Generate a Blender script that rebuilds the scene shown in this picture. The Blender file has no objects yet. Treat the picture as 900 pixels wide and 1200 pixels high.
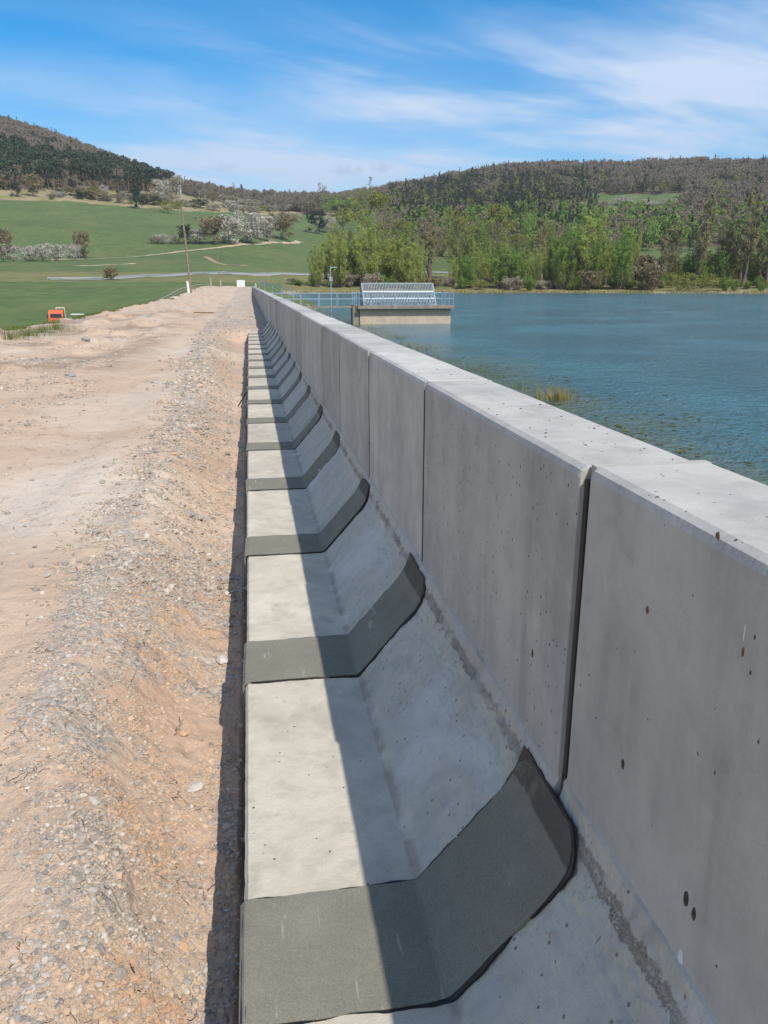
import bpy, math, random
import numpy as np
from mathutils import Vector, Matrix
R = math.radians
random.seed(7); rng = np.random.default_rng(7)
SC = bpy.context.scene
COL = SC.collection

# ------------------------------------------------------------------ camera
CAMZ = 1.518; PITCH = .2881; YAW = .1676
cd = bpy.data.cameras.new('camera'); cam = bpy.data.objects.new('camera', cd); COL.objects.link(cam)
cd.sensor_fit = 'VERTICAL'; cd.sensor_height = 36; cd.lens = 27.0
cd.clip_start = .05; cd.clip_end = 9000
cam.location = (0, 0, CAMZ); cam.rotation_euler = (math.pi/2-PITCH, 0, -YAW)
SC.camera = cam
# ------------------------------------------------------------------ light and exposure
SUN = Vector((.388, -.75, 1.0)).normalized()
SUN_EL = math.asin(SUN.z); SUN_AZ = math.atan2(SUN.x, SUN.y)
ld = bpy.data.lights.new('sun', 'SUN'); ld.energy = 4.8; ld.angle = R(.53); ld.color = (1, .935, .83)
sun = bpy.data.objects.new('sun', ld); COL.objects.link(sun)
sun.rotation_euler = SUN.to_track_quat('Z', 'Y').to_euler()
SKY_STRENGTH = .15
SC.view_settings.view_transform = 'Standard'; SC.view_settings.look = 'None'
SC.view_settings.exposure = 0.10; SC.view_settings.gamma = 1; SC.view_settings.use_curve_mapping = False
SC.render.engine = 'CYCLES'
try:
    SC.cycles.max_bounces = 5; SC.cycles.transparent_max_bounces = 4; SC.cycles.use_denoising = True
except Exception: pass

# photo pixel <-> world helpers (for reading positions off the photograph)
FW = np.array([math.sin(YAW)*math.cos(PITCH), math.cos(YAW)*math.cos(PITCH), -math.sin(PITCH)])
RT = np.array([math.cos(YAW), -math.sin(YAW), 0.]); UP = np.cross(RT, FW)
def ray(x, y): return FW+RT*(x-450)/900-UP*(y-600)/900
def proj(P):
    P = np.asarray(P, float)-np.array([0, 0, CAMZ]); d = P@FW
    d = np.where(np.abs(d) < 1e-6, 1e-6, d)
    return 450+900*(P@RT)/d, 600-900*(P@UP)/d, d
def azpx(x): r = ray(x, 330); return math.atan2(r[0], r[1])

# ------------------------------------------------------------------ node helpers
class N:
    def __init__(s, tree): s.t = tree; s.n = tree.nodes; s.l = tree.links
    def add(s, typ, ins=None, **kw):
        n = s.n.new(typ)
        for k, v in kw.items(): setattr(n, k, v)
        for k, v in (ins or {}).items(): s.set(n, k, v)
        return n
    def set(s, n, k, v):
        sock = n.inputs[k]
        if isinstance(v, bpy.types.NodeSocket): s.l.new(v, sock)
        else: sock.default_value = v
    def math(s, op, a, b=0., c=None, clamp=False):
        n = s.add('ShaderNodeMath', operation=op); n.use_clamp = clamp
        s.set(n, 0, a); s.set(n, 1, b)
        if c is not None: s.set(n, 2, c)
        return n.outputs[0]
    def mix(s, f, a, b, typ='MIX'):
        n = s.add('ShaderNodeMix', data_type='RGBA', blend_type=typ)
        def c4(v): return v if isinstance(v, bpy.types.NodeSocket) else (*v[:3], 1)
        s.set(n, 0, f); s.set(n, 6, c4(a)); s.set(n, 7, c4(b)); return n.outputs[2]
    def noise(s, vec, scale, detail=4, rough=.55, dist=0.):
        n = s.add('ShaderNodeTexNoise', {'Vector': vec, 'Scale': scale, 'Detail': detail, 'Roughness': rough, 'Distortion': dist})
        return n.outputs[0]
    def ss(s, v, lo, hi, a=0., b=1.):
        n = s.add('ShaderNodeMapRange', {0: v, 1: lo, 2: hi, 3: a, 4: b}, interpolation_type='SMOOTHSTEP'); return n.outputs[0]
    def lin(s, v, lo, hi, a=0., b=1.):
        n = s.add('ShaderNodeMapRange', {0: v, 1: lo, 2: hi, 3: a, 4: b}); return n.outputs[0]
    def scale(s, vec, sc):
        n = s.add('ShaderNodeVectorMath', {0: vec, 1: sc}, operation='MULTIPLY'); return n.outputs[0]
    def bump(s, h, strength=.5, dist=.01, normal=None):
        ins = {'Height': h, 'Strength': strength, 'Distance': dist}
        if normal is not None: ins['Normal'] = normal
        return s.add('ShaderNodeBump', ins).outputs[0]
def newmat(name, rough=.8, col=(.5, .5, .5), metal=0., spec=.3):
    m = bpy.data.materials.new(name); m.use_nodes = True
    n = N(m.node_tree); b = m.node_tree.nodes['Principled BSDF']
    b.inputs['Roughness'].default_value = rough; b.inputs['Metallic'].default_value = metal
    b.inputs['Base Color'].default_value = (*col, 1); b.inputs['Specular IOR Level'].default_value = spec
    return m, n, b
def pos(n): return n.add('ShaderNodeNewGeometry').outputs['Position']
def varied(name, col, rough=.8, amt=.25, sc=8., metal=0., bump=.0, spec=.3):
    m, n, b = newmat(name, rough, col, metal, spec)
    p = n.add('ShaderNodeTexCoord').outputs['Object']
    v = n.noise(p, sc, 6, .6)
    c = n.mix(n.lin(v, .3, .7), tuple(x*(1-amt) for x in col), tuple(min(1, x*(1+amt)) for x in col))
    n.set(b, 'Base Color', c)
    if bump: n.set(b, 'Normal', n.bump(n.noise(p, sc*6, 4), .5, bump))
    return m

# ------------------------------------------------------------------ sky
w = bpy.data.worlds.new('World'); SC.world = w; w.use_nodes = True
wn = N(w.node_tree); bg = w.node_tree.nodes['Background']
sky = wn.add('ShaderNodeTexSky', sky_type='NISHITA', sun_disc=False)
sky.sun_elevation = SUN_EL; sky.sun_rotation = SUN_AZ; sky.altitude = 300; sky.air_density = 1.0; sky.dust_density = .25; sky.ozone_density = 2.2
dirv = wn.add('ShaderNodeTexCoord').outputs['Generated']
sp = wn.add('ShaderNodeSeparateXYZ', {0: dirv})
dx, dy, dz = sp.outputs
zz = wn.math('ADD', wn.math('MAXIMUM', dz, 0.), .12)
plane = wn.add('ShaderNodeCombineXYZ', {0: wn.math('DIVIDE', dx, zz), 1: wn.math('DIVIDE', dy, zz), 2: 0.}).outputs[0]
az = wn.math('ARCTAN2', dx, dy); el = wn.math('ARCSINE', dz)
rot = wn.add('ShaderNodeVectorRotate', {'Vector': plane, 'Angle': R(-16)}, rotation_type='Z_AXIS').outputs[0]
st = wn.scale(rot, (.42, 1.05, 1))
wisp = wn.noise(st, 1.5, 7, .56, .35)
soft = wn.noise(plane, .42, 4, .5, .3)
veil = wn.math('MAXIMUM', wn.ss(az, R(2), R(26)), wn.ss(az, R(-50), R(-100)))                                   # thicker veil to the right
band = wn.math('MULTIPLY', wn.ss(el, R(19.), R(12.)), 1.)        # pale towards the horizon
lowr = wn.math('MAXIMUM', wn.math('MULTIPLY', veil, .75), band)
amt = wn.math('MULTIPLY', wn.ss(wisp, .38, .70), wn.math('ADD', wn.math('MULTIPLY', lowr, 1.0), .04))
amt = wn.math('ADD', amt, wn.math('MULTIPLY', wn.math('MULTIPLY', wn.ss(soft, .30, .62), wn.ss(el, R(18), R(4))), .50), clamp=True)
amt = wn.math('MULTIPLY', amt, .92)
blue = wn.add('ShaderNodeHueSaturation', {'Hue': .497, 'Saturation': 1.62, 'Value': 1.02, 'Color': sky.outputs[0]}).outputs[0]
clear = wn.math('MULTIPLY', wn.ss(az, R(4), R(-12)), wn.ss(el, R(5), R(15)))
amt = wn.math('MULTIPLY', amt, wn.math('SUBTRACT', 1., wn.math('MULTIPLY', clear, .8)))
rear = wn.math('MAXIMUM', wn.ss(az, R(50), R(80)), wn.ss(az, R(-45), R(-75)))  # unseen cloud behind the camera, added to brighten the shaded sides
amt = wn.math('MAXIMUM', amt, wn.math('MULTIPLY', wn.math('MULTIPLY', rear, wn.ss(soft, .25, .6)), wn.ss(el, R(70), R(35))))
cl = wn.mix(amt, blue, (4.5, 5.25, 6.5))
# three small grey cloud puffs low over the far ridge
def puff(colin, pxx, pyy, wx, wy, k):
    r0 = ray(pxx, pyy); a0 = math.atan2(r0[0], r0[1]); e0 = math.atan2(r0[2], math.hypot(r0[0], r0[1]))
    u = wn.math('DIVIDE', wn.math('SUBTRACT', az, a0), wx/900); v = wn.math('DIVIDE', wn.math('SUBTRACT', el, e0), wy/900)
    d = wn.math('SQRT', wn.math('ADD', wn.math('MULTIPLY', u, u), wn.math('MULTIPLY', v, v)))
    d = wn.math('ADD', d, wn.math('MULTIPLY', wn.math('SUBTRACT', wn.noise(dirv, 120, 4), .5), 2.2))
    return wn.mix(wn.math('MULTIPLY', wn.ss(d, 1.1, .2), k), colin, (3.3, 4.1, 5.6))
cl = puff(cl, 406, 200, 20, 6, .7); cl = puff(cl, 449, 197, 14, 6, .75); cl = puff(cl, 263, 197, 20, 6, .45); cl = puff(cl, 495, 216, 18, 5, .3)
wn.set(bg, 'Color', cl); bg.inputs['Strength'].default_value = SKY_STRENGTH

# ------------------------------------------------------------------ object helpers
def tag(o, label=None, cat=None, group=None, kind=None):
    if label: o['label'] = label
    if cat: o['category'] = cat
    if group: o['group'] = group
    if kind: o['kind'] = kind
    return o
def meshdata(name, V, F, mats=(), mi=None, smooth=False):
    me = bpy.data.meshes.new(name)
    V = np.asarray(V, np.float32)
    if isinstance(F, np.ndarray):
        nf, k = F.shape
        me.vertices.add(len(V)); me.vertices.foreach_set('co', V.ravel())
        me.loops.add(nf*k); me.loops.foreach_set('vertex_index', F.astype(np.int32).ravel())
        me.polygons.add(nf); me.polygons.foreach_set('loop_start', np.arange(nf, dtype=np.int32)*k)
        me.update(calc_edges=True)
    else:
        me.from_pydata([tuple(map(float, v)) for v in V], [], F); me.update()
    for m in mats: me.materials.append(m)
    if mi is not None: me.polygons.foreach_set('material_index', np.asarray(mi, np.int32))
    me.polygons.foreach_set('use_smooth', np.full(len(me.polygons), smooth))
    me.update()
    return me
def obj(name, me, parent=None, loc=None, rotz=None):
    o = bpy.data.objects.new(name, me); COL.objects.link(o)
    if parent: o.parent = parent
    if loc is not None: o.location = loc
    if rotz is not None: o.rotation_euler = (0, 0, rotz)
    return o
def empty(name, loc=(0, 0, 0), rotz=0):
    o = bpy.data.objects.new(name, None); COL.objects.link(o); o.location = loc; o.rotation_euler = (0, 0, rotz); o.empty_display_size = .2
    return o
class MB:
    def __init__(s): s.v = []; s.f = []
    def add(s, V, F):
        b = len(s.v); s.v += [tuple(v) for v in V]; s.f += [tuple(i+b for i in f) for f in F]; return s
    def box(s, a, b, bev=0.):
        (x0, y0, z0), (x1, y1, z1) = a, b
        if bev <= 0:
            return s.add([(x0,y0,z0),(x1,y0,z0),(x1,y1,z0),(x0,y1,z0),(x0,y0,z1),(x1,y0,z1),(x1,y1,z1),(x0,y1,z1)],
                         [(0,3,2,1),(4,5,6,7),(0,1,5,4),(1,2,6,5),(2,3,7,6),(3,0,4,7)])
        import bmesh
        bm = bmesh.new(); bmesh.ops.create_cube(bm, size=1)
        for v in bm.verts: v.co = Vector(((x0+x1)/2+v.co.x*(x1-x0), (y0+y1)/2+v.co.y*(y1-y0), (z0+z1)/2+v.co.z*(z1-z0)))
        bmesh.ops.bevel(bm, geom=bm.edges[:], offset=bev, segments=2, affect='EDGES', profile=.5)
        bm.verts.index_update()
        s.add([v.co[:] for v in bm.verts], [[v.index for v in f.verts] for f in bm.faces]); bm.free(); return s
    def prism(s, poly, y0, y1, axis='y'):
        n = len(poly)
        if axis == 'y': V = [(a, y0, b) for a, b in poly]+[(a, y1, b) for a, b in poly]
        else: V = [(y0, a, b) for a, b in poly]+[(y1, a, b) for a, b in poly]
        return s.add(V, [tuple(range(n)), tuple(range(2*n-1, n-1, -1))]+[(i, i+n, (i+1) % n+n, (i+1) % n) for i in range(n)])
    def tube(s, a, b, r0, r1=None, n=8):
        r1 = r0 if r1 is None else r1
        a = Vector(a); b = Vector(b); d = (b-a).normalized(); u = d.orthogonal().normalized(); v = d.cross(u)
        V = []
        for c, r in ((a, r0), (b, r1)):
            for i in range(n):
                t = 2*math.pi*i/n; V.append(c+u*r*math.cos(t)+v*r*math.sin(t))
        return s.add(V, [(i, (i+1) % n, n+(i+1) % n, n+i) for i in range(n)]+[tuple(range(n-1, -1, -1)), tuple(range(n, 2*n))])
    def build(s, name, mat, parent=None, smooth=False):
        return obj(name, meshdata(name, s.v, s.f, [mat], None, smooth), parent)

# numpy gradient noise
def _h(ix, iy, seed):
    h = (ix.astype(np.int64)*374761393+iy.astype(np.int64)*668265263+seed*974634777) & 0xffffffff
    h = ((h ^ (h >> 13))*1274126177) & 0xffffffff
    return (h ^ (h >> 16)) & 0xffff
def gn(x, y, seed=0):
    x = np.asarray(x, float); y = np.asarray(y, float)
    ix = np.floor(x).astype(np.int64); iy = np.floor(y).astype(np.int64); fx = x-ix; fy = y-iy
    u = fx*fx*fx*(fx*(fx*6-15)+10); v = fy*fy*fy*(fy*(fy*6-15)+10)
    def g(a, b, dx_, dy_):
        t = _h(a, b, seed)*(2*math.pi/65536); return np.cos(t)*dx_+np.sin(t)*dy_
    n00 = g(ix, iy, fx, fy); n10 = g(ix+1, iy, fx-1, fy); n01 = g(ix, iy+1, fx, fy-1); n11 = g(ix+1, iy+1, fx-1, fy-1)
    a = n00+(n10-n00)*u; b = n01+(n11-n01)*u
    return (a+(b-a)*v)*1.5
def fbm(x, y, octv=4, seed=0, gain=.5):
    s = 0; a = 1
    for i in range(octv): s = s+a*gn(x*2**i, y*2**i, seed+i); a *= gain
    return s
def sst(x, a, b):
    t = np.clip((x-a)/(b-a), 0, 1); return t*t*(3-2*t)

# ------------------------------------------------------------------ terrain height
WATER = -1.56
# per photo column: (distance, photo row of the ground) or (distance, None, z)
PROF = {
 -500: [(40,None,-4.8),(120,None,-4.7),(240,336),(330,318),(450,306),(800,225),(1300,120),(1700,115),(2600,200),(5000,300)],
 -100: [(40,None,-4.8),(120,None,-4.7),(240,334),(330,317),(450,306),(800,228),(1300,133),(1600,130),(2600,200),(5000,300)],
 0:    [(40,None,-4.8),(120,None,-4.7),(240,333),(330,316),(450,305),(800,231),(1250,150),(1500,145),(2600,200),(5000,300)],
 100:  [(40,None,-4.8),(120,None,-4.6),(240,332),(330,317),(450,303),(800,236),(1200,180),(1450,177),(2600,230),(5000,300)],
 200:  [(40,None,-4.8),(120,None,-3.8),(240,330),(330,318),(450,298),(800,243),(1050,226),(1300,225),(2600,260),(5000,300)],
 290:  [(40,None,-4.8),(110,None,-2.0),(165,None,1.0),(250,328),(330,319),(450,294),(800,254),(1050,246),(2000,243),(2600,260),(5000,300)],
 345:  [(40,None,-4.2),(130,None,-4),(200,None,-3.5),(285,None,-2.0),(310,None,-.9),(340,325),(400,316),(600,286),(900,256),(1100,247),(2000,244),(2600,262),(5000,300)],
 400:  [(40,None,-4),(130,None,-4),(240,None,-3.5),(290,None,-2.2),(312,None,-.9),(350,329),(420,318),(600,295),(900,262),(1100,250),(2000,243),(2600,262),(5000,300)],
 500:  [(40,None,-4),(130,None,-4),(240,None,-3.5),(290,None,-2.2),(312,None,-.9),(350,331),(420,320),(600,292),(900,256),(1200,226),(1500,224),(2600,262),(5000,300)],
 600:  [(40,None,-4),(130,None,-4),(240,None,-3.5),(295,None,-2.2),(316,None,-1.0),(350,332),(420,322),(600,290),(900,250),(1200,208),(1500,206),(2600,262),(5000,300)],
 750:  [(40,None,-4),(130,None,-4),(240,None,-3.5),(300,None,-2.2),(320,None,-1.0),(350,333),(420,324),(600,290),(900,250),(1080,229),(1300,205),(1500,203),(2600,262),(5000,300)],
 900:  [(40,None,-4),(130,None,-4),(240,None,-3.5),(300,None,-2.2),(320,None,-1.0),(350,333),(420,324),(600,290),(900,248),(1080,228),(1300,203),(1500,201),(2600,262),(5000,300)],
 1600: [(40,None,-4),(130,None,-4),(240,None,-3.5),(300,None,-2.2),(320,None,-1.0),(350,333),(420,324),(600,290),(900,248),(1080,228),(1300,205),(1500,203),(2600,262),(5000,300)],
}
LD = np.linspace(math.log(20), math.log(5000), 420)
AZ = np.linspace(-1.3, 1.6, 500)
_a = []; _t = []
for px, pr in PROF.items():
    _a.append(azpx(px)); ds = []; zs = []
    for e in pr:
        ds.append(math.log(e[0]))
        if len(e) == 3: zs.append(e[2])
        else:
            r = ray(px, e[1]); zs.append(CAMZ+e[0]*r[2]/math.hypot(r[0], r[1]))
    _t.append(np.interp(LD, ds, zs))
_t = np.array(_t)
TAB = np.array([np.interp(AZ, _a, _t[:, j]) for j in range(len(LD))])       # (LD, AZ)
def smooth(T, n, ax):
    k = np.hanning(n+2)[1:-1]; k /= k.sum()
    P = np.pad(T, [(n//2, n//2) if i == ax else (0, 0) for i in (0, 1)], mode='edge')
    return np.apply_along_axis(lambda v: np.convolve(v, k, 'valid'), ax, P)
TAB = smooth(smooth(TAB, 9, 0), 21, 1)
def valley(x, y):
    d = np.hypot(x, y); a = np.arctan2(x, y)
    i = np.clip((np.log(np.maximum(d, 21))-LD[0])/(LD[1]-LD[0]), 0, len(LD)-1.001); j = np.clip((a-AZ[0])/(AZ[1]-AZ[0]), 0, len(AZ)-1.001)
    i0 = i.astype(int); j0 = j.astype(int); fi = i-i0; fj = j-j0
    z = (TAB[i0, j0]*(1-fi)+TAB[i0+1, j0]*fi)*(1-fj)+(TAB[i0, j0+1]*(1-fi)+TAB[i0+1, j0+1]*fi)*fj
    z = z+sst(d, 350, 900)*fbm(x/90, y/90, 4, 5)*4.5+.25*fbm(x/14, y/14, 3, 9)*sst(d, 60, 140)
    return z
def crest_edge(y): return -8.1-.9*sst(y, 60, 140)+.5*gn(y/9, 0, 31)
FEND = 26.2                                              # the open footing ends here; gravel fills up to the wall beyond
def ridge_x(y): return -(.42+.30*sst(y, 1.6, 2.8)+.10*sst(y, 5, 12)+.5*sst(y, 12, 26))
def detail(x, y):
    """near relief of the dirt crest"""
    d = np.hypot(x, y)
    rx = ridge_x(y); m = sst(x, rx-.12, -.20)            # 0 left of the ridge, 1 in the trench
    filled = sst(y, FEND-.6, FEND+.3)
    z = .015+.03*np.exp(-((x-rx)/.25)**2)
    z = z-.33*m*(1-filled)
    z = z+filled*m*.01
    rough = .25+.75*np.clip(np.exp(-((x-rx-.2)/.45)**2)+.25, 0, 1)
    near = 1-sst(d, 25, 60)
    z = z+.028*fbm(x/.55, y/.7, 3, 3)*near*rough+.055*gn(x/2.3, y/3.2, 8)
    z = z+.010*fbm(x/.11, y/.11, 3, 21, .5)*rough*near
    # wheel ruts along the track
    for c, wd in ((-1.75, .32), (-3.5, .34), (-5.6, .4)):
        cc = c+.25*gn(y/7, 3.3, 14); z = z-.035*np.exp(-((x-cc)/wd)**2)+.02*np.exp(-((x-cc-.5)/.2)**2)
    # ridges of loose spoil at the left
    z = z+(.09+.06*sst(y, 18, 28))*sst(fbm(x/1.7, y/2.8, 3, 44), .05, .6)*sst(-x, 2.2, 4)
    under = sst(x, -.13, -.09)*(1-filled)
    z = z*(1-under)+under*-.36
    return z
def height(x, y):
    x = np.asarray(x, float); y = np.asarray(y, float)
    v = valley(x, y)
    cr = 1.05*sst(y, 78, 165)
    ce = crest_edge(y)
    det = detail(x, y)
    top = cr+np.where(y > -30, det, 0)
    left = cr-(ce-x)*.5-.12
    right = cr-.05-(x-1.15)*.235+.05*fbm(x/.8, y/.8, 3, 77)
    dam = np.where(x < ce, np.minimum(left, top), np.where(x > 1.0, np.minimum(right, .02+cr), top))
    dam = dam-np.maximum(0, y-172)*.25
    k = sst(x-ce, -.9, .3); dam = np.where(x < 0, (cr-(np.maximum(ce-x, 0))*.5-.12)*(1-k)+top*k-np.maximum(0, y-172)*.25, dam)
    return np.maximum(v, dam)
def H(x, y): return float(height(np.array([x]), np.array([y]))[0])
def ground_px(x, y, dmin=30., dmax=4500.):
    """first terrain point seen through photo pixel (x, y)"""
    r = ray(x, y); hl = math.hypot(r[0], r[1]); ds = np.exp(np.linspace(math.log(dmin), math.log(dmax), 1500))
    X = r[0]/hl*ds; Y = r[1]/hl*ds; Z = CAMZ+r[2]/hl*ds
    b = np.where(height(X, Y) >= Z)[0]
    i = b[0] if len(b) else len(ds)-1
    return X[i], Y[i], height(X[i:i+1], Y[i:i+1])[0], ds[i]

# ------------------------------------------------------------------ ground sheet
def ground_sheet():
    a = np.concatenate([np.linspace(-math.pi, -.62, 90, endpoint=False), np.linspace(-.62, .75, 880, endpoint=False), np.linspace(.75, math.pi, 90)])
    rr = np.concatenate([[.02, .15], np.exp(np.arange(math.log(.35), math.log(7), .0040)), np.exp(np.arange(math.log(7), math.log(30), .0058)), np.exp(np.arange(math.log(30), math.log(5000), .0105))])
    A, D = np.meshgrid(a, rr); X = D*np.sin(A); Y = D*np.cos(A)
    Z = height(X, Y)
    V = np.stack([X, Y, Z], -1).reshape(-1, 3); nr, na = A.shape
    i = (np.arange(nr-1)[:, None]*na+np.arange(na-1)[None]).ravel()
    F = np.stack([i, i+na, i+na+1, i+1], 1)[:, ::-1]
    me = meshdata('ground', V, F, [ground_mat()], None, True)
    # land cover (real colour zones): r = grass, g = gravel share, b = red clay / pale dust
    x, y, z = V.T; d = np.hypot(x, y)
    ce = crest_edge(y)
    n1 = fbm(x/1.1, y/1.4, 4, 61); n2 = fbm(x/.35, y/.45, 4, 62); n3 = fbm(x/3, y/5, 3, 63)
    ondam = (x > ce-.6+.5*n1) & (x < 1.2+.3*n1) & (y < 170+2*n1)
    grass = np.where(ondam, 0., 1.)
    grass = np.where((x > 1.2) & (x < 9) & (y < 170), sst(n1, -.75, -.1)*.9+.08, grass)
    rx = ridge_x(y)
    g = np.exp(-((x-rx)/(.13+.028*np.minimum(np.abs(y), 5)+.006*np.abs(y)))**2)*.9
    g = np.maximum(g, sst(x, rx+.05, rx+.25)*.5*(x < 0))
    g = np.maximum(g, .75*sst(n3, .12, .42)*sst(-x, 2.4, 3.6))
    g = np.maximum(g, .9*sst(y, 22, 30)*sst(x, -2.2, -1.2))
    g = g*np.clip(.75+1.1*n1+.5*n2, 0, 1.25)
    shore = (z < WATER+.9) & (d > 240) & (x > -60)
    red = np.clip(sst(x, rx, rx+.2)*(.35+1.2*n1), 0, 1)*(x < 0)
    dust = np.exp(-(((x+1.5)/.55)**2+((y-5.6)/1.2)**2))+.5*sst(n3, .1, .5)
    col = np.zeros((len(V), 4), np.float32); col[:, 0] = grass; col[:, 1] = np.clip(g, 0, 1); col[:, 2] = red; col[:, 3] = 1
    c2 = np.zeros((len(V), 4), np.float32); c2[:, 0] = np.clip(dust, 0, 1); c2[:, 1] = sst(y, 9, 14)*sst(-x, 1.6, 3.2)*sst(-y, -60, -34)*sst(n3+.25*n1, -.15, .2); c2[:, 3] = 1
    c2[:, 2] = np.where(shore, 1, 0)
    # dry scrub land (pale straw) above the upper field, woodland floor higher up
    px_, py_, dep = proj(V)
    c3 = np.zeros((len(V), 4), np.float32); c3[:, 3] = 1
    top = np.interp(px_, [-200, 0, 100, 200, 290, 400, 480], [226, 233, 238, 246, 250, 252, 240])+2*fbm(x/40, y/40, 3, 91)
    scrub = (py_ < top) & (px_ < 470) & (dep > 350)
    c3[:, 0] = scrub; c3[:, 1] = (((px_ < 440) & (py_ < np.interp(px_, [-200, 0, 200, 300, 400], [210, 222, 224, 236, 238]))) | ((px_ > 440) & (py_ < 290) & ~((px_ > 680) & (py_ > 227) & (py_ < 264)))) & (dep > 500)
    c3[:, 2] = ((dep > 250) & (dep < 345) & (px_ > 330)) | (dep > 180) & (py_ > np.interp(px_, [0, 300, 420], [318, 320, 321])) & (py_ < np.interp(px_, [0, 300, 420], [330, 331, 334])) & (px_ < 700)
    for nm, c in (('cover', col), ('cover2', c2), ('cover3', c3)):
        at = me.attributes.new(nm, 'FLOAT_COLOR', 'POINT'); at.data.foreach_set('color', c.ravel())
    o = obj('ground', me); tag(o, 'broad dirt dam crest falling to green meadows and hills', kind='structure')
    return o
def ground_mat():
    m, n, b = newmat('ground_cover', .95, spec=.15)
    P = pos(n)
    def attr(nm):
        s = n.add('ShaderNodeSeparateColor', {0: n.add('ShaderNodeAttribute', attribute_name=nm).outputs['Color']}); return s.outputs
    g, gv, red = attr('cover')[:3]; dust, fld, shore = attr('cover2')[:3]; scrub, wood, bank = attr('cover3')[:3]
    nb = n.noise(P, 1.1, 6, .6); nm_ = n.noise(P, 6, 6, .62); nf = n.noise(P, 38, 5, .65); nl = n.noise(P, .35, 4)
    dirt = n.mix(n.lin(nb, .3, .7), (.45, .325, .235), (.55, .425, .32))
    dirt = n.mix(n.ss(nm_, .52, .7, 0, .6), dirt, (.37, .25, .18))
    dirt = n.mix(n.ss(nl, .5, .68, 0, .75), dirt, (.50, .43, .36))
    dirt = n.mix(n.ss(nf, .55, .75, 0, .35), dirt, (.60, .49, .39))
    dirt = n.mix(n.math('MULTIPLY', red, .38), dirt, (.44, .235, .135))
    dirt = n.mix(n.math('MULTIPLY', dust, n.ss(nm_, .3, .6, .4, .9)), dirt, (.58, .505, .425))
    dirt = n.mix(n.math('MULTIPLY', fld, n.ss(nb, .38, .50, .15, .9)), dirt, (.30, .215, .155))
    # gravel: crushed stones in greys, small cells
    vo = n.add('ShaderNodeTexVoronoi', {'Vector': P, 'Scale': 55.}, feature='F1'); vo2 = n.add('ShaderNodeTexVoronoi', {'Vector': P, 'Scale': 20.}, feature='F1')
    cs = n.add('ShaderNodeSeparateColor', {0: vo.outputs['Color']}).outputs
    grv = n.mix(n.lin(cs[0], 0, 1), (.24, .225, .205), (.50, .46, .41))
    grv = n.mix(n.ss(cs[1], .72, .8, 0, .7), grv, (.47, .33, .23))
    gmask = n.ss(n.math('ADD', gv, n.math('MULTIPLY', n.math('SUBTRACT', nm_, .5), 1.6)), .35, .75)
    near = n.mix(n.math('MULTIPLY', gmask, .85), dirt, grv)
    # grass and fields
    stre = n.noise(n.scale(P, (1, .12, 1)), .5, 5)
    fn = n.noise(P, .035, 5, .6); ft = n.noise(P, 2.2, 4, .7)
    gr = n.mix(n.lin(fn, .3, .7), (.082, .118, .042), (.118, .155, .056))
    gr = n.mix(n.ss(stre, .45, .7, 0, .45), gr, (.15, .185, .07))
    gr = n.mix(n.ss(ft, .5, .75, 0, .5), gr, (.065, .115, .035))
    gr = n.mix(n.ss(n.noise(P, .22, 8, .75), .46, .60, 0, .55), gr, (.060, .098, .042))
    gr = n.mix(n.ss(n.noise(P, .018, 6, .7), .50, .62, 0, .5), gr, (.135, .15, .062))
    gr = n.mix(n.math('MULTIPLY', bank, n.ss(n.noise(P, .12, 4), .35, .6, .3, .95)), gr, (.19, .17, .075))
    sc = n.mix(n.ss(n.noise(P, .06, 5, .65), .4, .6), (.30, .245, .15), (.20, .19, .085))
    gr = n.mix(scrub, gr, sc)
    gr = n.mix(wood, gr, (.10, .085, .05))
    dirtz = 0
    gr = n.mix(shore, gr, n.mix(n.lin(n.noise(P, .5, 4), .35, .65), (.36, .30, .19), (.24, .20, .12)))
    gn_ = n.ss(n.math('ADD', g, n.math('MULTIPLY', n.math('SUBTRACT', nm_, .5), 1.2)), .4, .6)
    n.set(b, 'Base Color', n.mix(gn_, near, gr))
    wp = n.add('ShaderNodeVectorMath', {0: P, 1: n.scale(n.add('ShaderNodeTexNoise', {'Vector': P, 'Scale': 7., 'Detail': 4.}).outputs['Color'], (.16, .16, .16))}, operation='ADD').outputs[0]
    ck = n.add('ShaderNodeTexVoronoi', {'Vector': wp, 'Scale': 7.5}, feature='DISTANCE_TO_EDGE').outputs['Distance']
    crack = n.math('MULTIPLY', n.ss(ck, .028, .008), n.ss(n.noise(P, 5, 3), .52, .62))
    crack = n.math('MULTIPLY', crack, n.math('SUBTRACT', 1., g, clamp=True))
    peb = n.math('SUBTRACT', 1., vo.outputs['Distance']); peb2 = n.math('SUBTRACT', 1., vo2.outputs['Distance'])
    hb = n.math('ADD', n.math('MULTIPLY', n.math('MULTIPLY', peb, gmask), .3), n.math('MULTIPLY', nf, .6))
    hb = n.math('ADD', hb, n.math('MULTIPLY', n.math('MULTIPLY', peb2, gmask), .6))
    hb = n.math('ADD', hb, n.math('MULTIPLY', n.noise(P, 150, 3), .25))
    hb = n.math('SUBTRACT', hb, n.math('MULTIPLY', crack, .9))
    n.set(b, 'Normal', n.bump(hb, 1., .016))
    return m
ground = ground_sheet()

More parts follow.
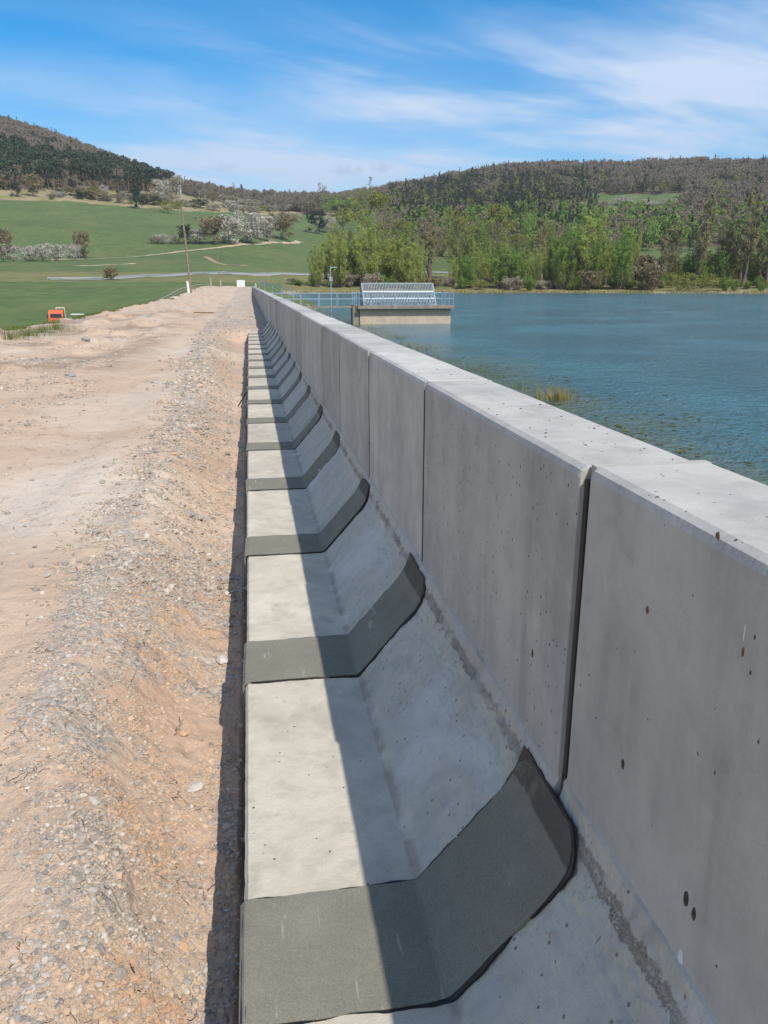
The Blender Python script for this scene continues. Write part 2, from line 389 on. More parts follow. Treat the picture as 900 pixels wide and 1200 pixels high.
# ------------------------------------------------------------------ lake
def water_mat():
    m, n, b = newmat('lake_water', .06, (.012, .055, .062), spec=.5)
    b.inputs['IOR'].default_value = 1.33
    P = pos(n)
    rp = n.add('ShaderNodeVectorRotate', {'Vector': P, 'Angle': R(25)}, rotation_type='Z_AXIS').outputs[0]
    w1 = n.noise(n.scale(rp, (1, .5, 1)), 7.0, 3, .55, .5); w2 = n.noise(n.scale(rp, (1, .7, 1)), 2.3, 4, .6, .6); w3 = n.noise(rp, .12, 3)
    hgt = n.math('ADD', n.math('MULTIPLY', w1, .75), n.math('MULTIPLY', w2, 1.0))
    n.set(b, 'Normal', n.bump(hgt, 1., .14))
    c = n.mix(n.ss(w3, .4, .65), (.046, .130, .170), (.062, .160, .196))
    # silt showing through the shallows along the bank
    x = n.add('ShaderNodeSeparateXYZ', {0: P}).outputs
    sh = n.math('ADD', x[0], n.math('MULTIPLY', n.math('SUBTRACT', n.noise(P, .35, 5), .5), 7.))
    c = n.mix(n.ss(sh, 11.5, 7.2, 0, .62), c, (.11, .115, .055))
    n.set(b, 'Base Color', c)
    n.set(b, 'Roughness', n.ss(w3, .3, .7, .08, .16))
    return m
def lake():
    # outline follows where the ground dips below the water
    g = []
    V = [(5.0, -60, WATER), (900, -60, WATER), (900, 1000, WATER)]
    xs = [(420, 360), (240, 345), (120, 335), (60, 330), (25, 320), (4, 300), (-4, 230), (2.0, 174), (3.5, 160)]
    V = [(3.5, -60, WATER), (700, -60, WATER), (700, 420, WATER), (300, 380, WATER)]+[(a, c, WATER) for a, c in [(190, 335), (150, 331), (60, 335), (10, 335), (-6, 330), (-6, 200), (3.0, 176), (3.5, 160)]]
    o = obj('water', meshdata('water', V, [tuple(range(len(V)))], [water_mat()]))
    tag(o, 'rippled blue green lake behind the concrete wall', kind='structure')
lake()

# ------------------------------------------------------------------ draped ribbons (lanes, tracks)
def ribbon(name, pts, width, mat, label, lift=.06, n=160, rough=.0):
    pts = [np.array(p[:2]) for p in pts]
    seg = np.cumsum([0]+[np.linalg.norm(pts[i+1]-pts[i]) for i in range(len(pts)-1)])
    t = np.linspace(0, seg[-1], n); X = np.interp(t, seg, [p[0] for p in pts]); Y = np.interp(t, seg, [p[1] for p in pts])
    k = np.ones(7)/7
    for A in (X, Y): A[3:-3] = np.convolve(A, k, 'valid')
    T = np.gradient(np.stack([X, Y], 1), axis=0); T /= np.linalg.norm(T, axis=1)[:, None]; Nn = np.stack([-T[:, 1], T[:, 0]], 1)
    m = 5; V = []
    for j in range(m):
        s = (j/(m-1)-.5)*width*(1+rough*gn(t/6, j*0+.5, 11))
        px_ = X+Nn[:, 0]*s; py_ = Y+Nn[:, 1]*s
        V.append(np.stack([px_, py_, height(px_, py_)+lift], 1))
    V = np.concatenate(V)
    F = [(j*n+i, j*n+i+1, (j+1)*n+i+1, (j+1)*n+i) for j in range(m-1) for i in range(n-1)]
    return tag(obj(name, meshdata(name, V, np.array(F), [mat], None, True)), label, kind='structure')
M_lane = varied('pale_asphalt', (.36, .35, .33), .85, .12, .8)
M_track = varied('dry_earth', (.40, .33, .23), .95, .2, .5)
M_tramline = varied('bare_soil', (.30, .22, .13), .95, .2, .5)
M_cart = varied('sandy_track', (.45, .37, .29), .95, .15, .5)
def gp(*pp): return [ground_px(a, c)[:2] for a, c in pp]
def polar(px_, d): a = azpx(px_); return np.array([d*math.sin(a), d*math.cos(a)])
def smooth_lane(f, x0, x1, n=26, deg=4):
    xs_ = np.linspace(x0, x1, n); ds_ = [ground_px(x, f(x), 200)[3] for x in xs_]; c = np.polyfit((xs_-300)/200, ds_, deg)
    return [(x, float(np.polyval(c, (x-300)/200))) for x in xs_]
LANE = smooth_lane(lambda x: np.interp(x, [60, 150, 290, 400, 560], [330, 325, 321.5, 320.5, 320.5]), 60, 560)
ribbon('country_road', [polar(*q) for q in LANE], 5.0, M_lane, 'narrow pale road crossing the valley behind the dam', .12)
ribbon('upper_field_track', gp((60, 305), (100, 304), (127, 303), (200, 297), (260, 290), (300, 287), (350, 283)), 4.0, M_track, 'pale dirt track climbing between the green fields', .15, rough=.3)
ribbon('lower_field_track', gp((85, 312), (120, 311), (158, 309)), 3.0, M_track, 'short pale track in the left field', .12, rough=.5)
ribbon('tractor_path', gp((241, 301), (246, 304), (256, 309), (266, 311), (289, 311.5)), 2.4, M_tramline, 'curved bare tractor path in the field', .12, rough=.3)
ribbon('foot_track', [polar(*q) for q in ((-120, 106), (-60, 108), (0, 110), (30, 111), (66, 112.5), (100, 116), (130, 122))], 5.5, M_cart, 'sandy track at the foot of the dam', .05)

# ------------------------------------------------------------------ concrete
XB = .367
def concrete(name, light=(.47, .455, .415), dark=(.37, .36, .335), pits=.5, stain=.35, bumpd=.004, cool=None, rv=.12):
    m, n, b = newmat(name, .86, spec=.25)
    P = pos(n); oi = n.add('ShaderNodeObjectInfo').outputs['Random']
    Q = n.add('ShaderNodeVectorMath', {0: P, 1: n.add('ShaderNodeCombineXYZ', {0: n.math('MULTIPLY', oi, 37.), 1: n.math('MULTIPLY', oi, 11.), 2: 0.}).outputs[0]}, operation='ADD').outputs[0]
    a = n.noise(Q, 2.3, 7, .62, .4); c = n.noise(Q, 9, 6, .65, .2); s = n.noise(n.scale(Q, (7, 7, .9)), 1., 5, .6); f = n.noise(Q, 70, 4, .7); ff = n.noise(Q, 320, 2, .6)
    col = n.mix(n.ss(a, .36, .62), dark, light)
    big = n.noise(Q, .9, 4, .6, .5); col = n.mix(n.ss(big, .5, .66, 0, .35), col, tuple(x*.86 for x in dark))
    col = n.mix(n.ss(c, .50, .72, 0, stain), col, tuple(x*.72 for x in dark))
    col = n.mix(n.ss(s, .50, .66, 0, stain*.85), col, tuple(x*.74 for x in dark))
    s2 = n.noise(n.scale(Q, (2.6, 2.6, .35)), 1., 6, .65); col = n.mix(n.ss(s2, .52, .64, 0, stain*.8), col, tuple(min(1, x*1.12) for x in light))
    col = n.mix(n.ss(c, .47, .28, 0, .45), col, tuple(min(1, x*1.16) for x in light))
    col = n.mix(n.lin(f, .3, .7, 0, .30), col, tuple(x*.8 for x in light))
    col = n.mix(n.lin(ff, .35, .75, 0, .25), col, tuple(x*.75 for x in dark))
    # small air holes
    hs = []
    for sc_, th, sel in (((34., .13, .80), (13., .055, .72)) if cool else ((44., .14, .70), (16., .05, .70))):
        D = n.add('ShaderNodeVectorMath', {0: Q, 1: n.scale(n.add('ShaderNodeTexNoise', {'Vector': Q, 'Scale': 60.}).outputs['Color'], (.012, .012, .012))}, operation='ADD').outputs[0]
        v = n.add('ShaderNodeTexVoronoi', {'Vector': n.scale(D, (1, 1, .6)), 'Scale': sc_}, feature='F1')
        cc = n.add('ShaderNodeSeparateColor', {0: v.outputs['Color']}).outputs
        h = n.math('MULTIPLY', n.ss(v.outputs['Distance'], th, th*.5), n.ss(n.math('ADD', cc[0], n.math('MULTIPLY', n.math('SUBTRACT', a, .5), .9)), sel, sel+.06))
        hs.append(h)
    hole = n.math('MAXIMUM', hs[0], hs[1])
    col = n.mix(n.math('MULTIPLY', hole, pits), col, (.065, .062, .058))
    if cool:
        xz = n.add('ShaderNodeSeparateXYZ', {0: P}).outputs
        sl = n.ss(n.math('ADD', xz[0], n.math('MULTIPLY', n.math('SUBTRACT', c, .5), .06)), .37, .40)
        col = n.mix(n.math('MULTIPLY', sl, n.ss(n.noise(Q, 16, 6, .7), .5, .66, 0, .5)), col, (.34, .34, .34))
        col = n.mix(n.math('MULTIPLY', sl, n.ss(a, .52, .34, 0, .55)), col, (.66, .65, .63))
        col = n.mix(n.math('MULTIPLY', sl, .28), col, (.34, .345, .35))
        sp_ = n.math('MULTIPLY', n.ss(n.noise(Q, 13, 5, .75), .66, .71), n.ss(n.noise(Q, 2.1, 3), .48, .58)); col = n.mix(n.math('MULTIPLY', sp_, .6), col, (.40, .29, .20))
        mk = n.math('MULTIPLY', n.ss(n.noise(n.scale(Q, (9, 45, 9)), 1., 3, .6), .73, .76), n.ss(n.noise(Q, 3.3, 2), .5, .6)); col = n.mix(n.math('MULTIPLY', mk, .8), col, (.10, .095, .085))
        # rough ragged mortar seam along the top of the haunch
        hz = n.math('ADD', xz[2], n.math('MULTIPLY', n.math('SUBTRACT', n.noise(Q, 11, 8, .8), .5), .10))
        seam = n.math('MULTIPLY', n.math('MULTIPLY', n.ss(hz, .330, .338), n.ss(hz, .366, .352)), n.math('MULTIPLY', n.ss(n.noise(Q, 90, 6, .85), .44, .50), n.ss(n.noise(Q, 5, 3), .36, .56)))
        col = n.mix(n.math('MULTIPLY', seam, .42), col, (.21, .165, .125))
        pv_ = n.add('ShaderNodeTexVoronoi', {'Vector': n.scale(Q, (1, 1, .7)), 'Scale': 38.}, feature='F1'); pc = n.add('ShaderNodeSeparateColor', {0: pv_.outputs['Color']}).outputs[1]
        hp = n.math('MULTIPLY', n.math('MULTIPLY', n.ss(pv_.outputs['Distance'], .17, .08), n.ss(n.math('ADD', pc, n.math('SUBTRACT', a, .5)), .56, .60)), sl); hole = n.math('MAXIMUM', hole, hp); col = n.mix(n.math('MULTIPLY', hp, .8), col, (.12, .115, .105))
        fl_ = n.math('MULTIPLY', n.ss(n.noise(n.scale(Q, (1, .55, 1)), 85, 4, .8), .60, .68), sl); col = n.mix(n.math('MULTIPLY', fl_, .55), col, (.20, .20, .195))
        fold = n.math('MULTIPLY', n.ss(n.math('ABSOLUTE', n.math('SUBTRACT', xz[0], XB+.002)), .022, .002), n.ss(c, .36, .56)); col = n.mix(n.math('MULTIPLY', fold, .5), col, (.20, .17, .135))  # brown dirt plus the crease's shadow, painted as one darker line
        hole = n.math('MAXIMUM', hole, n.math('MULTIPLY', seam, 1.6))
    br = n.lin(oi, 0, 1, 1-rv, 1+rv*.4)
    bc = n.add('ShaderNodeCombineXYZ', {0: br, 1: br, 2: br}).outputs[0]
    col = n.mix(1., col, bc, 'MULTIPLY')
    n.set(b, 'Base Color', col)
    hh = n.math('ADD', n.math('MULTIPLY', c, .8), n.math('ADD', n.math('MULTIPLY', f, .5), n.math('MULTIPLY', ff, .25)))
    hh = n.math('SUBTRACT', hh, n.math('MULTIPLY', hole, .9*pits))
    n.set(b, 'Normal', n.bump(hh, .75, bumpd))
    return m
M_panel = concrete('smooth_cast_concrete', (.51, .495, .46), (.385, .375, .36), 1., .5, .003, None, .24)
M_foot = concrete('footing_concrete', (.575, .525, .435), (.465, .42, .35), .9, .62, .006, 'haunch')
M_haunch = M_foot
M_mortar = concrete('rough_mortar', (.34, .31, .27), (.22, .20, .175), .9, .6, .012)
M_fill = concrete('joint_mortar', (.50, .48, .44), (.40, .38, .35), .3, .3, .004)
M_groove = concrete('dark_joint_seal', (.085, .073, .063), (.055, .048, .042), .2, .3, .003)

XL, XB, XW, XT = -.084, .367, .662, .938
WT = CAMZ-.363; Y0 = 1.4555; LEN = 1.5
FP = [(XL, -.36), (XL, -.012), (XL+.010, 0.), (XB-.014, 0.), (XB, .003), (XB+.015, .019), (.597, .268), (.620, .306), (.638, .352), (.654, .405)]
def prof_sub(poly, step):
    out = []
    for i in range(len(poly)-1):
        a = np.array(poly[i]); c = np.array(poly[i+1]); k = max(1, int(np.ceil(np.linalg.norm(c-a)/step)))
        for j in range(k): out.append(a+(c-a)*j/k)
    out.append(np.array(poly[-1])); return np.array(out)
def loft(name, poly, ys, mat, dispf, inset, seed, parent):
    """closed (x,z) outline swept along y with a height displacement"""
    n = len(poly); V = []; cen = poly.mean(0)
    e = np.roll(poly, -1, 0)-np.roll(poly, 1, 0); nrm = np.stack([e[:, 1], -e[:, 0]], 1); nrm /= np.maximum(np.linalg.norm(nrm, axis=1), 1e-9)[:, None]
    # outward
    area = .5*np.sum(poly[:, 0]*np.roll(poly[:, 1], -1)-np.roll(poly[:, 0], -1)*poly[:, 1])
    if area < 0: nrm = -nrm
    for k, y in enumerate(ys):
        off = dispf(poly, y, seed)-inset(y)
        p = poly+nrm*off[:, None]
        V.append(np.stack([p[:, 0], np.full(n, y), p[:, 1]], 1))
    V = np.concatenate(V); F = []
    for k in range(len(ys)-1):
        for i in range(n):
            j = (i+1) % n; q = (k*n+i, k*n+j, (k+1)*n+j, (k+1)*n+i)
            F.append(q if area < 0 else q[::-1])
    c0 = tuple(range(n)); c1 = tuple((len(ys)-1)*n+i for i in range(n))
    F += [c0[::-1] if area < 0 else c0, c1 if area < 0 else c1[::-1]]
    me = meshdata(name, V, F, [mat], None, False)
    return obj(name, me, parent)
def wall_element(step, fstep, seed, with_foot=True):
    """one precast L-shaped wall element, origin on its near joint line"""
    root = empty('wall_element')
    pl = np.array([(XT, -.3), (XT, WT-.022)])
    poly = np.concatenate([np.array([(XW, .30)]), prof_sub([(XW, .36), (XW, WT-.022)], fstep), prof_sub([(XW+.006, WT-.008), (XW+.020, WT), (XT-.018, WT), (XT, WT-.018)], .06), np.array([(XT, -.3), (XW+.03, -.3)])])
    ys = np.concatenate([[.012, .0145, .020], np.arange(.03, LEN-.025, step), [LEN-.020, LEN-.0145, LEN-.012]])
    def disp(p, y, s):
        edge = np.exp(-((p[:, 0]-XW-.008)/.014)**2-((p[:, 1]-WT+.008)/.014)**2)
        e2 = np.exp(-((p[:, 0]-XT)/.015)**2-((p[:, 1]-WT)/.015)**2)
        chip = -.0005*sst(fbm(np.full(len(p), y/.022), p[:, 1]*0, 4, s, .7), -.1, .9)-.004*sst(fbm(np.full(len(p), y/.09), p[:, 1]*0, 3, s+1), .30, .7)*(p[:, 1] < WT-.015)
        return chip*(edge+e2)*1.1+.0012*gn(p[:, 1]/.25, np.full(len(p), y/.3), s+5)
    def inset(y): return max(0., .004-min(y-.012, LEN-.012-y)*.8)
    loft('wall_panel', poly, ys, M_panel, disp, inset, seed, root)
    fl = MB()
    fl.box((XW+.0016, LEN-.004, .40), (XW+.034, LEN+.0118, WT-.034)); fl.box((XW+.0342, LEN-.0125, .38), (XT-.01, LEN+.008, WT-.05)); fl.build('joint_seal', M_groove, root)
    # mortar dabbed into the joint from above
    ff = MB(); zz_ = WT-.0015
    ff.box((XW+.014, LEN-.0123, WT-.030), (XT-.006, LEN+.0123, zz_), 0); ff.build('joint_mortar', M_fill, root)
    if with_foot:
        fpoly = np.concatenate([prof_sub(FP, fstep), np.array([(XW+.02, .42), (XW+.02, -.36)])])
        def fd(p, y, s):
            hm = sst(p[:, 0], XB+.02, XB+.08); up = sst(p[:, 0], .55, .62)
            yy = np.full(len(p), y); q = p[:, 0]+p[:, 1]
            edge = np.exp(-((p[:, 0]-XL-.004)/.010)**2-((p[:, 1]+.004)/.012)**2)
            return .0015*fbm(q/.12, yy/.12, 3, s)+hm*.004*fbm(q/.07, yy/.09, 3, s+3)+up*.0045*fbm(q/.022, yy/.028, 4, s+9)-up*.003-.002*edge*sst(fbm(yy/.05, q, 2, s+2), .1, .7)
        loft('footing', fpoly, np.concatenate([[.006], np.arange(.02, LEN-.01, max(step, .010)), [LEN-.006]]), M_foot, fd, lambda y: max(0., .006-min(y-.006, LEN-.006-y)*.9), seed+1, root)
    return root
def copy_tree(o, parent=None):
    c = o.copy(); COL.objects.link(c); c.parent = parent
    for ch in [q for q in o.children]: copy_tree(ch, c)
    return c
ORD = ['nearest', 'second', 'third', 'fourth', 'fifth', 'sixth', 'seventh', 'eighth', 'ninth', 'tenth', 'eleventh', 'twelfth', 'thirteenth', 'fourteenth', 'fifteenth', 'sixteenth', 'seventeenth']
protos = {}
rr_ = random.Random(3)
NEL = 100
for k in range(-3, NEL):
    if k <= 1: o = wall_element(.0055 if k >= -1 else .05, .012 if k >= -1 else .05, 10+k)
    elif k <= 4: o = wall_element(.03, .03, 10+k)
    else:
        key = ('a' if k < 17 else 'b', k % 3)
        if key not in protos: protos[key] = o = wall_element(.06 if key[0] == 'a' else .3, .06 if key[0] == 'a' else .2, 40+k, key[0] == 'a')
        else: o = copy_tree(protos[key])
    cr = 0 if k < 50 else 0.0
    o.location = (rr_.uniform(-.003, .003), Y0+k*LEN, rr_.uniform(-.0015, .0015)); o.rotation_euler = (0, 0, rr_.uniform(-.0012, .0012))
    if k == -1: o.location = (.004, Y0-LEN, .006); o.rotation_euler = (0, 0, -.004)
    if k == 0: o.location = (-.002, Y0, 0)
    if k < -1: tag(o, 'pale concrete wall element behind the viewer', 'wall element', 'precast concrete wall elements', 'structure')
    if k == -1: lab = 'nearest grey concrete wall element, cut off by the right and lower frame edges'
    elif k == 0: lab = 'grey concrete wall element with many air holes, beyond the first open joint'
    elif k <= 15: lab = '%s pale grey concrete wall element along the wall from the camera' % ORD[k+1]
    elif k <= 16: lab = 'wall element at the far end of the stepped footing where gravel begins'
    else: lab = 'pale grey concrete wall panel in the far run beyond the last footing strip'
    tag(o, lab, 'wall element', 'precast concrete wall elements')
    if 'kind' in o: del o['kind']

# ------------------------------------------------------------------ bitumen joint strips
def strip_mat():
    m, n, b = newmat('slated_bitumen_sheet', .88, spec=.25)
    P = pos(n)
    g = n.noise(P, 600, 2, .7); a = n.noise(P, 5, 5, .6); g2 = n.add('ShaderNodeTexVoronoi', {'Vector': P, 'Scale': 420.}).outputs['Color']
    gs = n.add('ShaderNodeSeparateColor', {0: g2}).outputs[0]
    c = n.mix(n.lin(a, .3, .7), (.215, .205, .160), (.275, .258, .205))
    c = n.mix(n.ss(n.noise(P, 2.2, 4), .52, .72, 0, .45), c, (.24, .215, .175))
    c = n.mix(n.lin(gs, 0, 1, 0, .45), c, (.08, .085, .078))
    c = n.mix(n.ss(g, .6, .75, 0, .45), c, (.30, .30, .27))
    # faint pale scuffs
    s = n.noise(n.scale(P, (26, 4, 3)), 1.3, 3, .5, .4)
    c = n.mix(n.ss(s, .66, .72, 0, .4), c, (.45, .44, .41))
    xs_ = n.add('ShaderNodeSeparateXYZ', {0: P}).outputs[0]
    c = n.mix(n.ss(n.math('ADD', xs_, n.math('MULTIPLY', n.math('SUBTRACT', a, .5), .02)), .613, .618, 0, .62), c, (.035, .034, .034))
    c = n.mix(n.ss(n.noise(P, 9, 6, .7), .54, .66, 0, .35), c, (.26, .245, .21))
    n.set(b, 'Base Color', c); n.set(b, 'Normal', n.bump(n.math('ADD', g, gs), .6, .0016))
    return m
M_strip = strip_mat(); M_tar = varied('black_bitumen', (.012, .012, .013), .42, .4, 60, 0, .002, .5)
SP = [(XL-.006, -.11), (XL-.006, -.002), (XL+.004, .004), (XB-.014, .003), (XB, .006), (XB+.016, .022), (.597, .270), (.6205, .308), (.6395, .354), (.6515, .398)]
SPn = np.array(SP); SS = np.concatenate([[0], np.cumsum(np.linalg.norm(np.diff(SPn, axis=0), axis=1))])
def on_prof(s, off):
    s = np.asarray(s); x = np.interp(s, SS, SPn[:, 0]); z = np.interp(s, SS, SPn[:, 1])
    e = 7e-3; x1 = np.interp(s+e, SS, SPn[:, 0])-np.interp(s-e, SS, SPn[:, 0]); z1 = np.interp(s+e, SS, SPn[:, 1])-np.interp(s-e, SS, SPn[:, 1])
    L_ = np.hypot(x1, z1); return x-z1/L_*off, z+x1/L_*off
def strip_sheet(name, grow, off, mat, parent, seed, W=.356, res=.014, rim=False):
    s_end = SS[-1]-.022+grow*.5; s0 = .02-(grow*.2 if not rim else -.09)
    ns = int((s_end-s0)/res); ny = max(6, int(W/res)); V = []
    for i in range(ns+1):
        s = s0+(s_end-s0)*i/ns
        h0 = W/2+grow; wob = .0035*(float(fbm(s/.09, 1.5, 3, seed)))+.004*float(gn(s/.3, .5, seed+4)); wob2 = .0035*float(fbm(s/.08, 8.5, 3, seed+2))
        if rim: wob *= 1.8; wob2 *= 1.8
        yn = -h0+wob; yf = h0+wob2
        q = (s-(s_end-.10))/.10
        if q > 0: yn += .062*q**2.6                        # rounded near corner
        q2 = (s-(s_end-.05))/.05
        if q2 > 0: yf -= .055*q2**1.5
        if rim:                                            # squeezed out bitumen grows towards the wall
            g = .25+.75*float(sst(np.array(s), .25, .6)); yn = -W/2-(grow*g)+wob+(.062*q**2.6 if q > 0 else 0); yf = W/2+grow*g*1.0+wob2
        for j in range(ny+1):
            y = yn+(yf-yn)*j/ny
            lump = .0012*float(gn(s/.1, y/.1, seed+8))
            x, z = on_prof(s, off+lump); V.append((float(x), y, float(z)))
    top = len(V); F = [(i*(ny+1)+j, (i+1)*(ny+1)+j, (i+1)*(ny+1)+j+1, i*(ny+1)+j+1) for i in range(ns) for j in range(ny)]
    # skirt down to the concrete
    loop = [j for j in range(ny+1)]+[i*(ny+1)+ny for i in range(1, ns+1)]+[ns*(ny+1)+j for j in range(ny-1, -1, -1)]+[i*(ny+1) for i in range(ns-1, 0, -1)]
    base = []
    for q in loop:
        i, j = divmod(q, ny+1); s = s0+(s_end-s0)*i/ns; x, z = on_prof(s, -.003); base.append(len(V)); V.append((float(x), V[q][1], float(z)))
    m_ = len(loop); F += [(loop[a], loop[(a+1) % m_], base[(a+1) % m_], base[a]) for a in range(m_)]
    return obj(name, meshdata(name, V, F, [mat], None, False), parent)
sproto = None
for k in range(0, 17):
    if k < 5:
        o = empty('joint_strip')
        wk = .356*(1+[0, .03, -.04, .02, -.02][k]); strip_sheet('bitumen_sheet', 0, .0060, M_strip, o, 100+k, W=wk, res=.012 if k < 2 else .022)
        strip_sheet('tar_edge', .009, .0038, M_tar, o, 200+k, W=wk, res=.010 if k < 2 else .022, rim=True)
        if k == 4: sproto = o
    else: o = copy_tree(sproto)
    o.location = (0, Y0+k*LEN, 0); o.rotation_euler = (0, 0, rr_.uniform(-.022, .022) if k else -.004)
    tag(o, ('wide dark bitumen strip in the foreground, crossing the nearest footing joint' if k == 0 else '%s dark bitumen strip across the concrete footing, counted from the camera' % ORD[k]), 'joint strip', 'bitumen strips over the footing joints')
# one strip a joint behind the camera keeps the row going
# tie holes and marks on the two nearest panels
def panel_pt(px_, py_):
    r = ray(px_, py_); t = XW/r[0]; return r[1]*t, CAMZ+r[2]*t
M_hole = varied('painted_hole_shade', (.05, .047, .043), .9, .3, 80)  # raised dark discs; the colour stands in for shade inside the holes
def blob(name, y, z, ry, rz, mat, parent, depth=.003, seed=0, x=XW):
    V = [(x-depth, y, z)]; F = []; n = 18
    for ring, (f, dd) in enumerate(((.6, depth*.9), (1., -.001))):
        for i in range(n):
            t = 2*math.pi*i/n; q = f*(1+.22*float(gn(math.cos(t)*1.4+seed, math.sin(t)*1.4, seed)))
            V.append((x-dd, y+ry*q*math.cos(t), z+rz*q*math.sin(t)))
    F = [(0, 1+i, 1+(i+1) % n) for i in range(n)]+[(1+i, 1+n+i, 1+n+(i+1) % n, 1+(i+1) % n) for i in range(n)]
    o = obj(name, meshdata(name, V, F, [mat], None, True)); 
    return o
els = {o.location.y: o for o in bpy.data.objects if o.name.startswith('wall_element')}
near_el = min(els.values(), key=lambda o: abs(o.location.y-(Y0-LEN))); sec_el = min(els.values(), key=lambda o: abs(o.location.y-Y0))
M_rust = varied('brown_stain', (.14, .09, .05), .9, .4, 60); M_wht = varied('lime_smear', (.62, .64, .64), .9, .15, 20)
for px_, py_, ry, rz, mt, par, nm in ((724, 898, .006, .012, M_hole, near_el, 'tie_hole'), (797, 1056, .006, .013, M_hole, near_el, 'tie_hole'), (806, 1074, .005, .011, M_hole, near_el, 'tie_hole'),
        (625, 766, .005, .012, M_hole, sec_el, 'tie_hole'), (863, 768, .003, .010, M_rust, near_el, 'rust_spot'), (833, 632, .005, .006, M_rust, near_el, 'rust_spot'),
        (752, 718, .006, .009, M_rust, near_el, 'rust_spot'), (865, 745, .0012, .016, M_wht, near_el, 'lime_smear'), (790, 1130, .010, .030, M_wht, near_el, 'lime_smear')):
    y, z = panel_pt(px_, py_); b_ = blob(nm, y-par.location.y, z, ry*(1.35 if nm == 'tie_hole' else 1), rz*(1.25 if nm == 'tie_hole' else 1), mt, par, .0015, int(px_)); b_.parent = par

# ------------------------------------------------------------------ loose stones and rubble
def stone_mat():
    m, n, b = newmat('crushed_stone', .9, spec=.2)
    ri = n.add('ShaderNodeNewGeometry').outputs['Random Per Island']
    P = pos(n); rp = n.add('ShaderNodeValToRGB', {0: ri}); cr = rp.color_ramp; cr.interpolation = 'CONSTANT'
    cols = [(.20, .19, .175), (.33, .30, .265), (.46, .36, .27), (.27, .265, .255), (.42, .40, .365), (.50, .38, .275), (.17, .175, .18), (.38, .33, .28), (.54, .50, .45), (.40, .30, .22), (.28, .265, .24), (.36, .335, .30)]
    cr.elements[0].color = (*cols[0], 1); cr.elements[1].position = 1/12; cr.elements[1].color = (*cols[1], 1)
    for i in range(2, 12): e = cr.elements.new(i/12); e.color = (*cols[i], 1)
    c = n.mix(n.lin(n.noise(P, 70, 5), .35, .7, .05, .6), rp.outputs[0], (.48, .385, .30))
    n.set(b, 'Base Color', c); n.set(b, 'Normal', n.bump(n.noise(P, 260, 4), .5, .002)); return m
M_stone = stone_mat()
t_ = (1+5**.5)/2
ICO = np.array([(-1,t_,0),(1,t_,0),(-1,-t_,0),(1,-t_,0),(0,-1,t_),(0,1,t_),(0,-1,-t_),(0,1,-t_),(t_,0,-1),(t_,0,1),(-t_,0,-1),(-t_,0,1)])/math.sqrt(1+t_*t_)
ICF = np.array([(0,11,5),(0,5,1),(0,1,7),(0,7,10),(0,10,11),(1,5,9),(5,11,4),(11,10,2),(10,7,6),(7,1,8),(3,9,4),(3,4,2),(3,2,6),(3,6,8),(3,8,9),(4,9,5),(2,4,11),(6,2,10),(8,6,7),(9,8,1)])
def stones(name, X, Y, S, label, sink=.25):
    n = len(X); Z = height(X, Y)
    P = ICO[None]*(1+rng.uniform(-.32, .32, (n, 12, 1)))*np.stack([rng.uniform(.6, 1.25, n), rng.uniform(.6, 1.1, n), rng.uniform(.3, .75, n)], 1)[:, None]
    a = rng.uniform(0, 6.28, n); tl = rng.normal(0, .35, n)
    ca, sa, ct, st2 = np.cos(a), np.sin(a), np.cos(tl), np.sin(tl)
    x, y, z = P[..., 0], P[..., 1], P[..., 2]
    y, z = y*ct[:, None]-z*st2[:, None], y*st2[:, None]+z*ct[:, None]
    x, y = x*ca[:, None]-y*sa[:, None], x*sa[:, None]+y*ca[:, None]
    V = np.stack([x*S[:, None]+X[:, None], y*S[:, None]+Y[:, None], z*S[:, None]+(Z+S*sink)[:, None]], -1).reshape(-1, 3)
    F = (ICF[None]+np.arange(n)[:, None, None]*12).reshape(-1, 3)
    return tag(obj(name, meshdata(name, V, F, [M_stone])), label, kind='stuff')
def scatter(n, r0, r1, smin, smax, dens, xr=(-9, -.1)):
    """points spread evenly in log distance, thinned by the local gravel share"""
    Y = np.exp(rng.uniform(math.log(r0), math.log(r1), n)); X = -np.minimum(9., .05+rng.uniform(0, 1, n)*(.15+Y*.62))
    X = np.where(rng.uniform(0, 1, n) < .5, -rng.uniform(.09, 1.1, n)-.02*Y, X)
    X = np.where(Y > FEND, np.where(rng.uniform(0, 1, n) < .3, rng.uniform(-1, .6, n), X), X)
    p = dens(X, Y); k = (rng.uniform(0, 1, n) < p) & (X > crest_edge(Y)+.2)&((X < -.1)|(Y > FEND+.3)); X, Y = X[k], Y[k]
    S = smin*(smax/smin)**(rng.uniform(0, 1, len(X))**2.2)
    return X, Y, S
def dens(X, Y):
    rx = ridge_x(Y); band = np.exp(-((X-rx)/(.12+.030*np.minimum(Y, 5)+.006*Y))**2)*.9; slope = sst(X, rx, rx+.15)*.34
    n1 = fbm(X/.5, Y/.7, 3, 61); n2 = fbm(X/1.6, Y/2.4, 3, 163)
    n3 = fbm(X/.16, Y/.2, 3, 261); d = np.maximum(band, slope*1.1)*np.clip(.62+1.9*n1+1.5*n3, .06, 1)
    d = np.maximum(d, .6*sst(n2, .12, .4)*sst(-X, 1.8, 3)); d = np.maximum(d, .018+.05*sst(n1, 0, .4))
    return np.clip(d, 0, 1)
X, Y, S = scatter(130000, .9, 8, .0022, .0105, dens); stones('fine_gravel', X, Y, S, 'fine crushed grey and beige gravel beside the footing')
X, Y, S = scatter(80000, 4, 34, .007, .024, dens); stones('gravel', X, Y, S, 'loose grey gravel strewn over the dirt track')
X, Y, S = scatter(1500, 1.2, 12, .010, .022, dens); stones('rubble', X, Y, S, 'broken stones lying in the gravel bank', .1)
